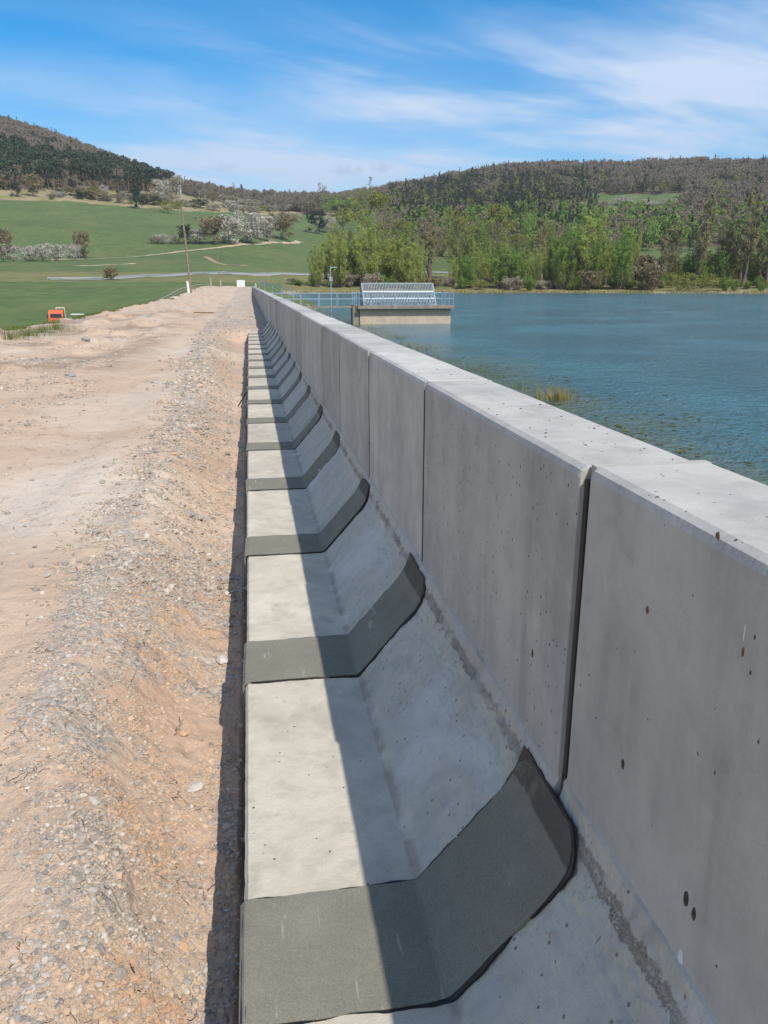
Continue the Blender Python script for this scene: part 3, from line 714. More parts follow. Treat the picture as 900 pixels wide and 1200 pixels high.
X, Y, S = scatter(60000, 10, 70, .012, .040, lambda X, Y: np.clip(sst(fbm(X/1.4, Y/3., 3, 511), -.05, .45)*.8, 0, 1)*(X < -.9)); stones('spread_gravel', X, Y, S, 'grey gravel patches spread over the far dirt road')
X, Y, S = scatter(2600, 8, 80, .03, .075, dens); stones('coarse_rubble', X, Y, S, 'coarse stones scattered along the dam crest', .1)
def stones_soil():
    X, Y, S = scatter(60000, .9, 16, .004, .015, lambda X, Y: np.clip(np.maximum(sst(X, ridge_x(Y)-.1, ridge_x(Y)+.1), .10)*(.5+1.6*fbm(X/.3, Y/.4, 3, 461)), 0, 1))
    o = stones('soil_clods', X, Y, S, 'small crumbly clods of tan soil on the bank', -.05); o.data.materials.clear()
    m, n, b = newmat('tan_soil', .95, spec=.1); ri = n.add('ShaderNodeNewGeometry').outputs['Random Per Island']; P = pos(n)
    c = n.mix(ri, (.44, .31, .215), (.54, .41, .30)); c = n.mix(n.ss(n.noise(P, 2.5, 4), .5, .62, 0, .6), c, (.42, .25, .155))
    n.set(b, 'Base Color', c); n.set(b, 'Normal', n.bump(n.noise(P, 160, 4), .8, .004)); o.data.materials.append(m)
stones_soil()
def rock(px_, py_, size, label, mat, sq=(1, .8, .6), zg=None):
    r = ray(px_, py_)
    ts = np.linspace(.8, 60, 6000); Pz = CAMZ+r[2]*ts; g = height(r[0]*ts, r[1]*ts); i = np.where(g >= Pz)[0][0]
    x, y, z = r[0]*ts[i], r[1]*ts[i], g[i]
    import bmesh
    bm = bmesh.new(); bmesh.ops.create_icosphere(bm, subdivisions=3, radius=1)
    sd = random.randint(0, 999)
    for v in bm.verts:
        c = v.co; q = 1+.30*float(gn(c.x*1.3+sd, c.y*1.3+c.z*1.7, sd))+.10*float(gn(c.x*4+sd, c.y*4-c.z*4, sd+1))
        q = round(q*7)/7*.6+q*.4
        v.co = Vector((c.x*sq[0], c.y*sq[1], c.z*sq[2]))*q*size
    me = bpy.data.meshes.new('rock'); bm.to_mesh(me); bm.free(); me.materials.append(mat)
    o = obj('rock', me, None, (x, y, z+size*sq[2]*.35), random.uniform(0, 6)); tag(o, label, 'rock', 'larger rocks on the dirt')
M_rkA = varied('sandstone', (.50, .33, .21), .9, .25, 30, 0, .003); M_rkB = varied('grey_stone', (.33, .30, .27), .9, .25, 30, 0, .003); M_rkC = varied('pale_stone', (.50, .46, .41), .9, .15, 30, 0, .003)
rock(261, 776, .036, 'fist sized beige rock on the edge of the trench shadow', M_rkC)
rock(215, 861, .024, 'small orange sandstone lump in the gravel slope', M_rkA)
rock(100, 399, .16, 'brown clod lying alone near the left track', M_rkB, (1.2, .7, .4))
rock(82, 441, .11, 'dark brown clod left of the sandy wheel track', M_rkB, (1.2, .7, .4))
rock(221, 604, .045, 'dark grey stone on the gravel ridge', M_rkB, (1.2, .8, .5))
rock(232, 608, .040, 'flat grey stone right of its twin on the ridge', M_rkB, (1.3, .8, .45))
rock(214, 1112, .020, 'reddish stone half buried at the lower gravel', M_rkA)
rock(228, 925, .026, 'pale flat stone on the slope by the trench', M_rkC, (1.3, 1., .4))
rock(98, 1108, .016, 'small dark stone on bare dirt, lower left', M_rkB)
rock(48, 725, .014, 'tiny white pebble on the bare dirt', M_rkC)
rock(203, 533, .03, 'pale orange stone beside the gravel ridge', M_rkA)
# short steel offcut sticking out of the trench
st_b = MB(); st_b.tube((-.24, 11.9, -.26), (-.10, 11.75, -.02), .010); o_ = st_b.build('steel_offcut', varied('rusty_steel', (.12, .07, .05), .6, .3, 30, .6)); tag(o_, 'short rusty steel bar sticking up beside the footing', 'steel bar')

# ------------------------------------------------------------------ plants: generators
def leafmat(name, cols, trans=.25, rough=.7):
    m, n, b = newmat(name, rough, cols[0], spec=.2)
    g = n.add('ShaderNodeNewGeometry'); ri = g.outputs['Random Per Island']; oi = n.add('ShaderNodeObjectInfo').outputs['Random']
    v = n.noise(g.outputs['Position'], .22, 3)
    c = n.mix(ri, cols[0], cols[1])
    if len(cols) > 2: c = n.mix(n.ss(ri, .55, .95), c, cols[2])
    c = n.mix(n.lin(v, .35, .65, 0, .5), c, tuple(x*.8 for x in cols[0]))
    c = n.mix(n.lin(oi, 0, 1, 0, .35), c, tuple(x*.8 for x in cols[1]))
    n.set(b, 'Base Color', c)
    if trans:
        tr = n.add('ShaderNodeBsdfTranslucent', {'Color': c}); mx = n.add('ShaderNodeMixShader', {0: trans, 1: b.outputs[0], 2: tr.outputs[0]})
        out = [q for q in m.node_tree.nodes if q.type == 'OUTPUT_MATERIAL'][0]; n.l.new(mx.outputs[0], out.inputs[0])
    return m
M_bark = varied('grey_brown_bark', (.15, .125, .10), .95, .3, 3)
M_pinebark = varied('pine_bark', (.23, .155, .105), .95, .3, 3)
LM = {
 'willow': leafmat('spring_willow_leaves', [(.36, .44, .10), (.47, .54, .14), (.52, .54, .22)], .5),
 'green': leafmat('fresh_green_leaves', [(.22, .35, .065), (.31, .45, .095), (.37, .45, .14)], .5),
 'olive': leafmat('budding_twigs', [(.33, .32, .15), (.40, .38, .19), (.34, .27, .18)], .35),
 'bare': leafmat('bare_twigs', [(.27, .225, .165), (.33, .27, .20), (.25, .22, .155)], .2),
 'pine': leafmat('pine_needles', [(.055, .085, .045), (.09, .12, .06), (.07, .095, .05)], .1),
 'spruce': leafmat('spruce_needles', [(.05, .085, .045), (.085, .125, .055), (.11, .14, .07)], .15),
 'blossom': leafmat('white_blossom', [(.66, .63, .57), (.50, .46, .40), (.34, .30, .24)], .3),
 'palebush': leafmat('pale_budding_bush', [(.42, .38, .29), (.33, .27, .20), (.55, .51, .42)], .3),
 'brown': leafmat('brown_brush', [(.24, .19, .12), (.31, .25, .15), (.20, .19, .09)], .2),
 'yellow': leafmat('yellow_green_bush', [(.28, .30, .08), (.35, .36, .11), (.22, .24, .07)], .35),
 'dark': leafmat('dark_evergreen_leaves', [(.03, .055, .03), (.055, .085, .045), (.04, .06, .03)], .1),
}
def leaves(C, size, rnd, elong=1.0, updown=0.):
    n = len(C); a = rnd.normal(0, 1, (n, 3)); a[:, 2] *= 1+updown; a /= np.linalg.norm(a, axis=1)[:, None]
    b = np.cross(a, rnd.normal(0, 1, (n, 3))); b /= np.linalg.norm(b, axis=1)[:, None]
    s = size*rnd.uniform(.6, 1.4, n)[:, None]
    q = np.stack([C-a*s*elong, C-b*s*.8/elong**.5+a*s*.15, C+a*s*elong, C+b*s*.8/elong**.5-a*s*.1], 1)
    return q.reshape(-1, 3), np.arange(n*4).reshape(n, 4)
def limb(P0, P1, r0, r1, n=5):
    b = MB(); b.tube(P0, P1, r0, r1, n); return b.v, [f for f in b.f]
def tree_mesh(kind, h, wd, nl, ls, seed, trunk_r=None, low=.0, stems=1, shape='round', elong=1.0, leaf_sd=.06, nlimb=26, joined=False):
    """returns (trunk mesh, crown mesh) for a plant of height h and crown width wd"""
    rnd = np.random.default_rng(seed); tr = trunk_r or h*.014; wood = MB(); tips = []
    z0 = h*low
    def rad(t):                                           # crown half width at relative height t of the crown
        if shape == 'cone': return wd/2*(1-t)**.85*(.9+.1*math.sin(t*40))
        if shape == 'column': return wd/2*(math.sin(math.pi*min(1, .12+t*.86))**.5)
        if shape == 'pine': return wd/2*(.5+.6*math.sin(math.pi*t))*(1 if t < .8 else (1-t)*4+.2)
        return wd/2*(max(0, 1-(2*(t-.42))**2*.85))**.5 if t > .0 else wd*.3
    if shape == 'fan':                                   # many upright whips fanning out of one root
        for s in range(stems):
            a = rnd.uniform(0, 6.283); q = rnd.uniform(0, 1)**.6; off = np.array([math.cos(a), math.sin(a)])*q*wd*.43; hh = h*(1-.42*q*q)*rnd.uniform(.82, 1.)
            pts = [np.array([off[0]*(.18+.82*t**.75)+.012*h*float(gn(t*4, s+seed*.37, seed)), off[1]*(.18+.82*t**.75)+.012*h*float(gn(t*4, s+9.1+seed, seed)), hh*t]) for t in np.linspace(0, 1, 6)]
            pts[0][2] = -.3; r0 = tr*.5
            for i in range(5): wood.tube(pts[i], pts[i+1], r0*(1-.85*i/5), r0*(1-.85*(i+1)/5), 4)
            for q2 in range(max(3, nlimb//stems)):
                t = rnd.uniform(max(.06, low), .97); i = min(4, int(t*5)); B = pts[i]+(pts[i+1]-pts[i])*(t*5-i); a = rnd.uniform(0, 6.283); ln = h*.13*(1.15-t)+.3
                E = B+np.array([math.cos(a)*ln*.45, math.sin(a)*ln*.45, ln]); M_ = (B+E)/2; wood.tube(B, E, r0*.22, r0*.05, 3); tips.append((B, M_, E, ln*.5))
        stems = 0; nlimb_ = 0
    for s in range(stems):
        off = rnd.normal(0, wd*.13, 2) if stems > 1 else np.zeros(2)
        lean = rnd.normal(0, h*.03, 2)+off*.9
        hh = h*(rnd.uniform(.82, .97) if stems > 1 else .94)
        pts = [np.array([off[0]*.4+lean[0]*t*t+.02*h*float(gn(t*3, s+seed*.37, seed)), off[1]*.4+lean[1]*t*t+.02*h*float(gn(t*3, s+9.1+seed, seed)), hh*t]) for t in np.linspace(0, 1, 7)]
        pts[0][2] = -.4
        for i in range(6): wood.tube(pts[i], pts[i+1], tr*(1-.8*i/6)/stems**.4, tr*(1-.8*(i+1)/6)/stems**.4, 6)
        for q in range(nlimb//stems):
            t = rnd.uniform(.02, 1)**.85; zt = z0+(hh-z0)*t*(.96 if shape != 'cone' else 1)
            u = zt/hh*6; i = min(5, int(u)); B = pts[i]+(pts[i+1]-pts[i])*(u-i)
            a = rnd.uniform(0, 6.283); rr = rad(t)*rnd.uniform(.55, 1.0)
            rise = {'cone': -.12, 'column': 1.3, 'pine': .25}.get(shape, .55)*rr
            E = B+np.array([math.cos(a)*rr, math.sin(a)*rr, rise*rnd.uniform(.5, 1.1)]); E[2] = min(E[2], h)
            M_ = (B+E)/2+np.array([0, 0, rr*.06]); B2 = B-np.array([0, 0, rr*.25 if shape != 'cone' else 0])
            r1 = tr*.33*(1-.6*t)/stems**.3
            wood.tube(B2, M_, r1, r1*.6, 4); wood.tube(M_, E, r1*.6, r1*.15, 4)
            tips.append((B2, M_, E, rr))
            for z in range(2):
                f = rnd.uniform(.35, .8); S0 = M_+(E-M_)*f; E2 = S0+rnd.normal(0, rr*.3, 3)+np.array([0, 0, rr*.15]); wood.tube(S0, E2, r1*.35, r1*.1, 3); tips.append((S0, (S0+E2)/2, E2, rr*.5))
    per = max(1, nl//len(tips)); C = []
    for (B, M_, E, rr) in tips:
        k = int(per*rnd.uniform(.4, 1.6))+1; f = rnd.uniform(.15, 1.08, k)[:, None]**.7
        c = np.where(f < .5, B+(M_-B)*f*2, M_+(E-M_)*(f-.5)*2)+rnd.normal(0, 1, (k, 3))*(max(rr, wd*.08)*leaf_sd*3)*np.array([1, 1, .8])
        C.append(c)
    C = np.concatenate(C); C[:, 2] = np.clip(C[:, 2], h*.01, h*1.02)
    V, F = leaves(C, ls, rnd, elong, .8 if kind in ('bare', 'olive', 'willow', 'green') else 0)
    bark = M_pinebark if kind == 'pine' else M_bark
    if joined:
        nv = len(wood.v); VV = np.concatenate([np.array([tuple(v) for v in wood.v]), V])
        FF = list(wood.f)+[tuple(int(i)+nv for i in f) for f in F]
        return meshdata(kind+'_tree', VV, FF, [bark, LM[kind]], [0]*len(wood.f)+[1]*len(F))
    return meshdata('trunk', wood.v, wood.f, [bark]), meshdata('crown', V, F, [LM[kind]])
PR = {}
def protos_for(key, n, *a, **k):
    PR[key] = (a, k, n, {})
def plant(key, name, x, y, z, hh, ww, label, cat, group, seed):
    """place an individual plant: an Empty with trunk and crown (meshes shared between plants of one sort)"""
    a, k, n, cache = PR[key]; i = seed % n
    if i not in cache: cache[i] = tree_mesh(*a, seed*13+i+len(key)*101, **k)
    tm, cm = cache[i]; r = empty(name, (x, y, z-.1), random.uniform(0, 6.28)); r.scale = (ww/a[2], ww/a[2], hh/a[1])
    obj('trunk', tm, r); obj('crown', cm, r)
    return tag(r, label, cat, group)
protos_for('willow', 5, 'willow', 20, 13, 9500, .135, stems=16, nlimb=190, low=.02, leaf_sd=.09, shape='fan', elong=1.6)
protos_for('green', 4, 'green', 20, 12, 9500, .135, stems=18, nlimb=200, low=.02, leaf_sd=.09, shape='fan', elong=1.6)
protos_for('poplar', 4, 'olive', 28, 9, 4200, .15, nlimb=110, low=.22, shape='fan', leaf_sd=.06, elong=2.6, trunk_r=.55, stems=4)
protos_for('youngleaf', 4, 'yellow', 26, 13, 5000, .18, nlimb=44, low=.15, leaf_sd=.06, trunk_r=.33)
protos_for('bare', 3, 'bare', 24, 15, 4200, .2, nlimb=50, low=.15, leaf_sd=.05, elong=2.6, trunk_r=.3)
protos_for('blossom', 4, 'blossom', 6, 7, 3000, .16, stems=4, nlimb=32, low=.03, leaf_sd=.07)
protos_for('palebush', 4, 'palebush', 6, 7, 2400, .17, stems=4, nlimb=32, low=.03, leaf_sd=.07)
protos_for('brown', 4, 'brown', 6, 7, 2600, .16, stems=5, nlimb=36, low=.03, leaf_sd=.07, elong=1.6)
protos_for('dark', 3, 'dark', 7, 6, 1500, .2, stems=2, nlimb=32, low=.03, leaf_sd=.07)
protos_for('yellow', 3, 'yellow', 6, 7, 1500, .17, stems=3, nlimb=32, low=.03, leaf_sd=.07)
protos_for('reed', 3, 'brown', 3, 5, 500, .3, stems=5, nlimb=20, low=.0, leaf_sd=.07, elong=3)
SEED = [0]
def plant_px(key, name, px_, base, top, wpx, label, cat, group=None, dmin=30, dist=None):
    """stand a plant on the ground seen at photo column px_, row base, as tall as row top"""
    if dist is None: x, y, z, d = ground_px(px_, base, dmin)
    else:
        r = ray(px_, base); hl = math.hypot(r[0], r[1]); x, y = r[0]/hl*dist, r[1]/hl*dist; z = H(x, y); d = dist
    _, by, dep = proj((x, y, z)); dep = float(dep)
    hh = max(.3, (float(by)-top)*dep/900*.985); ww = wpx*dep/900
    SEED[0] += 1
    return plant(key, name, x, y, z, hh, ww, label, cat, group, SEED[0])

# ------------------------------------------------------------------ trees on the far lake shore
G1 = 'trees on the far lake shore'
shore = [
 ('youngleaf', 430, 218, 62, 372, 'tallest loose tan green tree behind the shore willows, left of the rack'),
 ('youngleaf', 404, 240, 34, 380, 'slender budding tree left behind the tallest tan tree'),
 ('willow', 372, 282, 34, 318, 'small pale green willow at the left end of the shore trees'),
 ('willow', 398, 262, 52, 322, 'bright green willow left of the lamp post and rack'),
 ('willow', 430, 256, 56, 326, 'full light green willow directly behind the trash rack top'),
 ('willow', 474, 272, 54, 324, 'round light green willow right of the rack centre'),
 ('poplar', 505, 232, 44, 372, 'tall budding tree with olive twigs right behind the rack'),
 ('youngleaf', 535, 242, 46, 372, 'loose yellow green tree between the rack and the shore willows'),
 ('green', 553, 296, 38, 326, 'low fresh green tree just right of the platform railing'),
 ('green', 584, 284, 44, 326, 'mid sized green tree on the shore right of the platform'),
 ('youngleaf', 582, 236, 44, 380, 'tall yellow green tree rising behind the low green shore trees'),
 ('green', 608, 296, 36, 324, 'low green shore tree left of the large green clump'),
 ('poplar', 632, 240, 40, 372, 'olive brown tall tree left of the large green clump'),
 ('green', 662, 262, 50, 326, 'left tree of the large bright green shore clump'),
 ('willow', 692, 244, 64, 330, 'tallest bright green tree of the large shore clump'),
 ('green', 728, 266, 46, 326, 'right tree of the large bright green shore clump'),
 ('poplar', 783, 238, 40, 345, 'thin dark stemmed poplar right of the brown shore bush'),
 ('poplar', 812, 210, 46, 340, 'tall bare poplar with dark trunk right of the pink blossom bush'),
 ('poplar', 840, 222, 44, 345, 'budding poplar between two taller poplars at right'),
 ('poplar', 868, 208, 48, 338, 'tallest dark trunked poplar near the right edge'),
 ('poplar', 898, 212, 46, 340, 'dark trunked poplar cut by the right frame edge'),
 ('poplar', 935, 215, 46, 342, 'poplar beyond the right frame edge'),
]
for key, px_, top, wp, dist, lab in shore:
    plant_px(key, {'willow': 'willow_tree', 'green': 'shore_tree', 'poplar': 'poplar_tree', 'youngleaf': 'budding_tree'}[key], px_, 335, top, wp, lab, 'tree', G1, dist=dist)
rs = random.Random(11)
for i in range(30):
    px_ = 752+i*7+rs.uniform(-4, 4); plant_px(rs.choice(['green', 'yellow', 'green', 'brown']), 'undergrowth_bush', px_, 335, rs.uniform(285, 312), rs.uniform(24, 36), 'green undergrowth bush beneath the tall poplars at right', 'bush', 'undergrowth beneath the poplars', dist=rs.uniform(340, 372))
for i in range(60):
    px_ = 345+i*10+rs.uniform(-6, 6); plant_px(rs.choice(['brown', 'yellow', 'green', 'green', 'palebush'] if px_ < 640 else ['green', 'yellow', 'green']), 'shore_brush', px_, 337, rs.uniform(319, 330), rs.uniform(16, 28), 'low brown or olive brush among the shore trees', 'bush', 'low brush along the far shore', dist=rs.uniform(316, 336))
for i in range(26):
    px_ = 455+i*11+rs.uniform(-8, 8); plant_px(rs.choice(['green', 'youngleaf', 'bare', 'green', 'poplar']), 'hillside_tree', px_, 318, rs.uniform(248, 285), rs.uniform(30, 44), 'mixed tree on the slope behind the shore trees', 'tree', 'mixed trees behind the shore trees', dist=rs.uniform(400, 520))
for i in range(56):
    px_ = (384+i*4.4 if i < 26 else 532+(i-26)*7.4)+rs.uniform(-5, 5); plant_px(rs.choice(['willow', 'green', 'willow']), 'shore_willow', px_, 336, (rs.uniform(260, 286) if (px_ < 500 or 640 < px_ < 745) else rs.uniform(276, 302)), rs.uniform(18, 30), 'slim light green tree filling the row along the far shore', 'tree', 'slim green trees along the far shore', dist=rs.uniform(325, 352))
plant_px('brown', 'brown_bush', 764, 342, 308, 38, 'round brown bush at the water right of the green clump', 'bush', None, dist=322)
plant_px('brown', 'brown_bush', 690, 335, 318, 30, 'brown bush at the foot of the large green clump', 'bush', None, dist=320)
plant_px('blossom', 'blossom_bush', 752, 283, 266, 20, 'pinkish white blossom bush in the gap between green clump and poplars', 'bush', None, dist=640)
for px_, b_, t__, w_, lab in ((706, 243, 236, 18, 'small white blossom bush at the left end of the right hill meadow'), (729, 241, 231, 24, 'largest white blossom bush on the right hill meadow'), (756, 243, 235, 22, 'white bush in the middle of the right hill meadow'), (778, 241, 234, 20, 'white bush toward the right end of the hill meadow'), (775, 270, 262, 16, 'white bush seen through the poplars'), (883, 262, 254, 14, 'small white bush on the slope at far right')):
    plant_px('blossom' if w_ > 19 else 'palebush', 'blossom_bush', px_, b_, t__, w_, lab, 'bush', 'blossom bushes on the right hill', dist=None, dmin=500)
# ------------------------------------------------------------------ hedges and bushes on the left
G2 = 'bushes in the left field hedges'
for key, px_, b_, t__, w_, lab in (
 ('brown', 3, 307, 268, 28, 'tall grey brown bush cut by the left frame edge'),
 ('blossom', 18, 307, 288, 26, 'white blossom bush first in the left hedge'), ('blossom', 36, 306, 289, 24, 'white blossom bush second in the left hedge'),
 ('blossom', 51, 306, 287, 26, 'white blossom bush third in the left hedge'), ('blossom', 66, 306, 286, 26, 'white blossom bush fourth in the left hedge'), ('blossom', 81, 305, 287, 22, 'white blossom bush last in the left hedge'),
 ('brown', 96, 303, 273, 24, 'dark brown bush at the right end of the left hedge'), ('brown', 130, 328, 313, 20, 'small dry brown bush below the field beside the road'),
 ('palebush', 182, 286, 277, 16, 'low pale bush at the left of the middle hedge'), ('blossom', 195, 286, 275, 16, 'low blossom bush beside a dark shrub in the middle hedge'), ('palebush', 205, 286, 276, 14, 'small pale bush left of the utility pole'),
 ('dark', 217, 286, 262, 18, 'dark shrub right behind the leaning pole'), ('blossom', 234, 286, 269, 26, 'low rounded blossom bush right of the leaning pole'),
 ('brown', 252, 286, 256, 30, 'grey brown bush left of the big blossom trees'), ('blossom', 268, 286, 254, 38, 'big white blossom tree left of its taller twin'),
 ('blossom', 292, 285, 251, 46, 'biggest white blossom tree in the middle hedge'), ('palebush', 314, 283, 253, 38, 'grey pale tree right of the biggest blossom tree'),
 ('brown', 330, 281, 252, 34, 'brown bush at the right end of the middle hedge'), ('dark', 374, 274, 248, 28, 'dark round bush in the meadow left of the shore willows'), ('blossom', 384, 273, 254, 18, 'white blossom bush beside the dark round bush'),
 ('brown', 40, 230, 205, 24, 'round grey olive bush at the pine wood edge'), ('dark', 21, 231, 214, 14, 'small dark bush left of the round olive bush'),
 ('dark', 162, 244, 220, 20, 'dark evergreen bush at the top of the field'), ('yellow', 197, 250, 236, 22, 'round yellow green bush at the top field edge'),
 ('blossom', 190, 238, 212, 24, 'tall pale blossom tree at the corner of the pine wood'), ('palebush', 207, 240, 208, 24, 'tallest pale budding tree right of the pine wood corner'), ('dark', 160, 236, 214, 12, 'slim dark conifer at the pine wood corner')):
    plant_px(key, {'brown': 'brown_bush', 'blossom': 'blossom_bush', 'palebush': 'pale_bush', 'dark': 'evergreen_bush', 'yellow': 'green_bush'}[key], px_, b_, t__, w_, lab, 'bush' if 'tree' not in lab else 'tree', G2, dmin=120)
for i in range(75):
    px_ = rs.uniform(60, 400); base = np.interp(px_, [0, 100, 200, 290, 400], [232, 236, 245, 250, 253])-abs(rs.gauss(0, 6)); k_ = rs.choice(['palebush', 'blossom', 'palebush', 'brown', 'yellow', 'brown', 'dark'])
    plant_px(k_, 'scrub_bush', px_, base, base-rs.uniform(6, 14), rs.uniform(10, 22), 'pale or olive scrub bush in the straw coloured band above the field', 'bush', 'scrub bushes above the upper field', dmin=500)

# ------------------------------------------------------------------ woods
TM = {}
def tm(kind, i):
    if (kind, i) not in TM:
        s = i*17+len(kind)
        TM[(kind, i)] = {
          'pine': lambda: tree_mesh('pine', 22, 7, 320, .62, s, nlimb=16, low=.45, shape='pine', joined=True, leaf_sd=.07, trunk_r=.27),
          'spruce': lambda: tree_mesh('spruce', 22, 7, 380, .55, s, nlimb=26, low=.06, shape='cone', joined=True, leaf_sd=.045),
          'bare': lambda: tree_mesh('bare', 18, 11, 560, .36, s, nlimb=24, low=.25, joined=True, leaf_sd=.06, elong=2.2, trunk_r=.22),
          'leafy': lambda: tree_mesh('yellow', 17, 10, 380, .6, s, nlimb=20, low=.12, joined=True, leaf_sd=.07),
          'green': lambda: tree_mesh('green', 17, 10, 380, .6, s, nlimb=20, low=.1, joined=True, leaf_sd=.07)}[kind]()
    return TM[(kind, i)]
def wood(regions, n, x0, x1, d0, d1, seed, indiv, names):
    r = np.random.default_rng(seed)
    a = r.uniform(azpx(x0), azpx(x1), n); d = np.sqrt(r.uniform(d0**2, d1**2, n)); X = d*np.sin(a); Y = d*np.cos(a); Z = height(X, Y)
    px_, py_, dep = proj(np.stack([X, Y, Z], 1)); kinds = regions(px_, py_, d, r.uniform(0, 1, n), fbm(X/70, Y/70, 3, seed))
    for kind, (nm, lab, grp, slab) in names.items():
        k = np.where(kinds == kind)[0]; k = k[np.argsort(d[k])]; first, rest = k[:indiv[kind]], k[indiv[kind]:]
        for q, i in enumerate(first):
            o = bpy.data.objects.new(nm, tm(kind, q % 4)); COL.objects.link(o); s = r.uniform(.7, 1.25)
            o.location = (X[i], Y[i], Z[i]-.3); o.rotation_euler = (0, 0, r.uniform(0, 6.28)); o.scale = (s, s, s*r.uniform(.9, 1.15)); tag(o, lab, 'tree', grp)
        if len(rest): mass(nm+'_wood', [tm(kind, q) for q in range(4)], np.stack([X, Y, Z-.3], 1)[rest], r, slab)
def mass(name, meshes, P, r, label):
    """a wood too dense to count: points carrying tree shapes"""
    c = bpy.data.collections.new(name+'_shapes')
    for m in meshes:
        c.objects.link(bpy.data.objects.new(name+'_shape', m))
    me = bpy.data.meshes.new(name); me.vertices.add(len(P)); me.vertices.foreach_set('co', P.astype(np.float32).ravel())
    n = len(P); sc = r.uniform(.65, 1.3, n)
    at = me.attributes.new('rotz', 'FLOAT', 'POINT'); at.data.foreach_set('value', r.uniform(0, 6.28, n).astype(np.float32))
    at = me.attributes.new('size', 'FLOAT', 'POINT'); at.data.foreach_set('value', sc.astype(np.float32))
    o = obj(name, me); tag(o, label, kind='stuff')
    ng = bpy.data.node_groups.new(name, 'GeometryNodeTree'); ng.interface.new_socket('Geometry', in_out='INPUT', socket_type='NodeSocketGeometry'); ng.interface.new_socket('Geometry', in_out='OUTPUT', socket_type='NodeSocketGeometry')
    gi = ng.nodes.new('NodeGroupInput'); go = ng.nodes.new('NodeGroupOutput'); ip = ng.nodes.new('GeometryNodeInstanceOnPoints'); ci = ng.nodes.new('GeometryNodeCollectionInfo')
    ci.inputs['Collection'].default_value = c; ci.inputs['Separate Children'].default_value = True; ci.inputs['Reset Children'].default_value = True
    ip.inputs['Pick Instance'].default_value = True
    ra = ng.nodes.new('GeometryNodeInputNamedAttribute'); ra.data_type = 'FLOAT'; ra.inputs['Name'].default_value = 'rotz'
    sa = ng.nodes.new('GeometryNodeInputNamedAttribute'); sa.data_type = 'FLOAT'; sa.inputs['Name'].default_value = 'size'
    cx = ng.nodes.new('ShaderNodeCombineXYZ'); L = ng.links
    L.new(ra.outputs['Attribute'], cx.inputs['Z']); L.new(gi.outputs[0], ip.inputs['Points']); L.new(ci.outputs[0], ip.inputs['Instance'])
    L.new(cx.outputs[0], ip.inputs['Rotation']); L.new(sa.outputs['Attribute'], ip.inputs['Scale']); L.new(ip.outputs[0], go.inputs[0])
    md = o.modifiers.new('trees', 'NODES'); md.node_group = ng
    return o
def reg_left(px_, py_, d, u, f):
    edge = np.interp(px_, [-300, 0, 100, 170, 205, 235], [222, 224, 224, 226, 226, 220]); k = np.full(len(px_), '', object)
    ins = (py_ < edge+f*3) & (px_ < 232)
    pin = ins & (d < 1010+f*120+np.interp(px_, [0, 150, 230], [0, 60, 120])) & (px_ < 208+10*f)
    k[ins] = 'bare'; k[pin & (u < .82)] = 'pine'; k[pin & (u > .965)] = 'spruce'; k[ins & ~pin & (u < .07)] = 'spruce'
    return k
wood(reg_left, 9000, -420, 240, 760, 1330, 21, {'pine': 280, 'bare': 120, 'spruce': 60}, {
 'pine': ('pine_tree', 'dark pine standing in the wood on the left hillside', 'pines on the left hill', 'dark pine wood covering the left hill'),
 'bare': ('bare_tree', 'bare purple brown tree on the left hilltop', 'bare trees on the left hill', 'bare brown wood along the left hilltop'),
 'spruce': ('spruce_tree', 'dark spruce among the left hill trees', 'spruces on the left hill', 'spruces in the left hill wood')})
def reg_far(px_, py_, d, u, f):
    k = np.full(len(px_), '', object); ins = (py_ < 250) & (px_ > 215) & (px_ < 480) & (d > 1050)
    k[ins] = 'bare'; k[ins & (u < .10)] = 'spruce'; k[(py_ < 258) & (d > 1000) & (px_ > 360) & (u < .3)] = 'green'
    return k
wood(reg_far, 5500, 210, 480, 1000, 2150, 22, {'bare': 40, 'spruce': 40, 'green': 40}, {
 'bare': ('bare_tree', 'tiny bare tree on the distant central ridge', 'bare trees on the distant ridge', 'bare brown wood on the distant central ridge'),
 'spruce': ('spruce_tree', 'tiny dark conifer on the distant central ridge', 'conifers on the distant ridge', 'conifers on the distant central ridge'),
 'green': ('leafy_tree', 'tiny green tree below the distant central ridge', 'green trees below the distant ridge', 'green wood below the distant ridge')})
def reg_right(px_, py_, d, u, f):
    k = np.full(len(px_), '', object)
    left = (px_ > 455) & (px_ < 690+20*f) & (py_ < 292); hi = (px_ >= 600) & (py_ < 227+f*2); rgt = (px_ > 800) & (py_ < 262) & (f > .02); low = (px_ > 690) & (py_ > 262) & (py_ < 296) & (f > -.15)
    ins = left | hi | rgt | low
    k[ins] = 'bare'; dk = left & (f > -.35) & (d < 1180); k[ins & (u < .13)] = 'spruce'; k[dk & (u < .8)] = 'spruce'
    k[ins & (u > .82) & (d < 1200)] = 'leafy'; k[left & (d < 760) & (u > .45)] = 'green'; k[low & (u > .35)] = 'green'
    return k
wood(reg_right, 11000, 440, 1250, 560, 1480, 23, {'bare': 130, 'spruce': 180, 'leafy': 120, 'green': 150}, {
 'bare': ('bare_tree', 'bare brown tree in the wood on the right hill', 'bare trees on the right hill', 'bare brown wood along the right skyline'),
 'spruce': ('spruce_tree', 'dark green spruce in the wood on the right hill', 'spruces on the right hill', 'dark spruce wood on the right hill'),
 'leafy': ('leafy_tree', 'yellow green tree in the wood on the right hill', 'leafy trees on the right hill', 'yellow green wood on the right hill'),
 'green': ('green_tree', 'fresh green tree low on the right hill', 'green trees on the right hill', 'fresh green wood low on the right hill')})

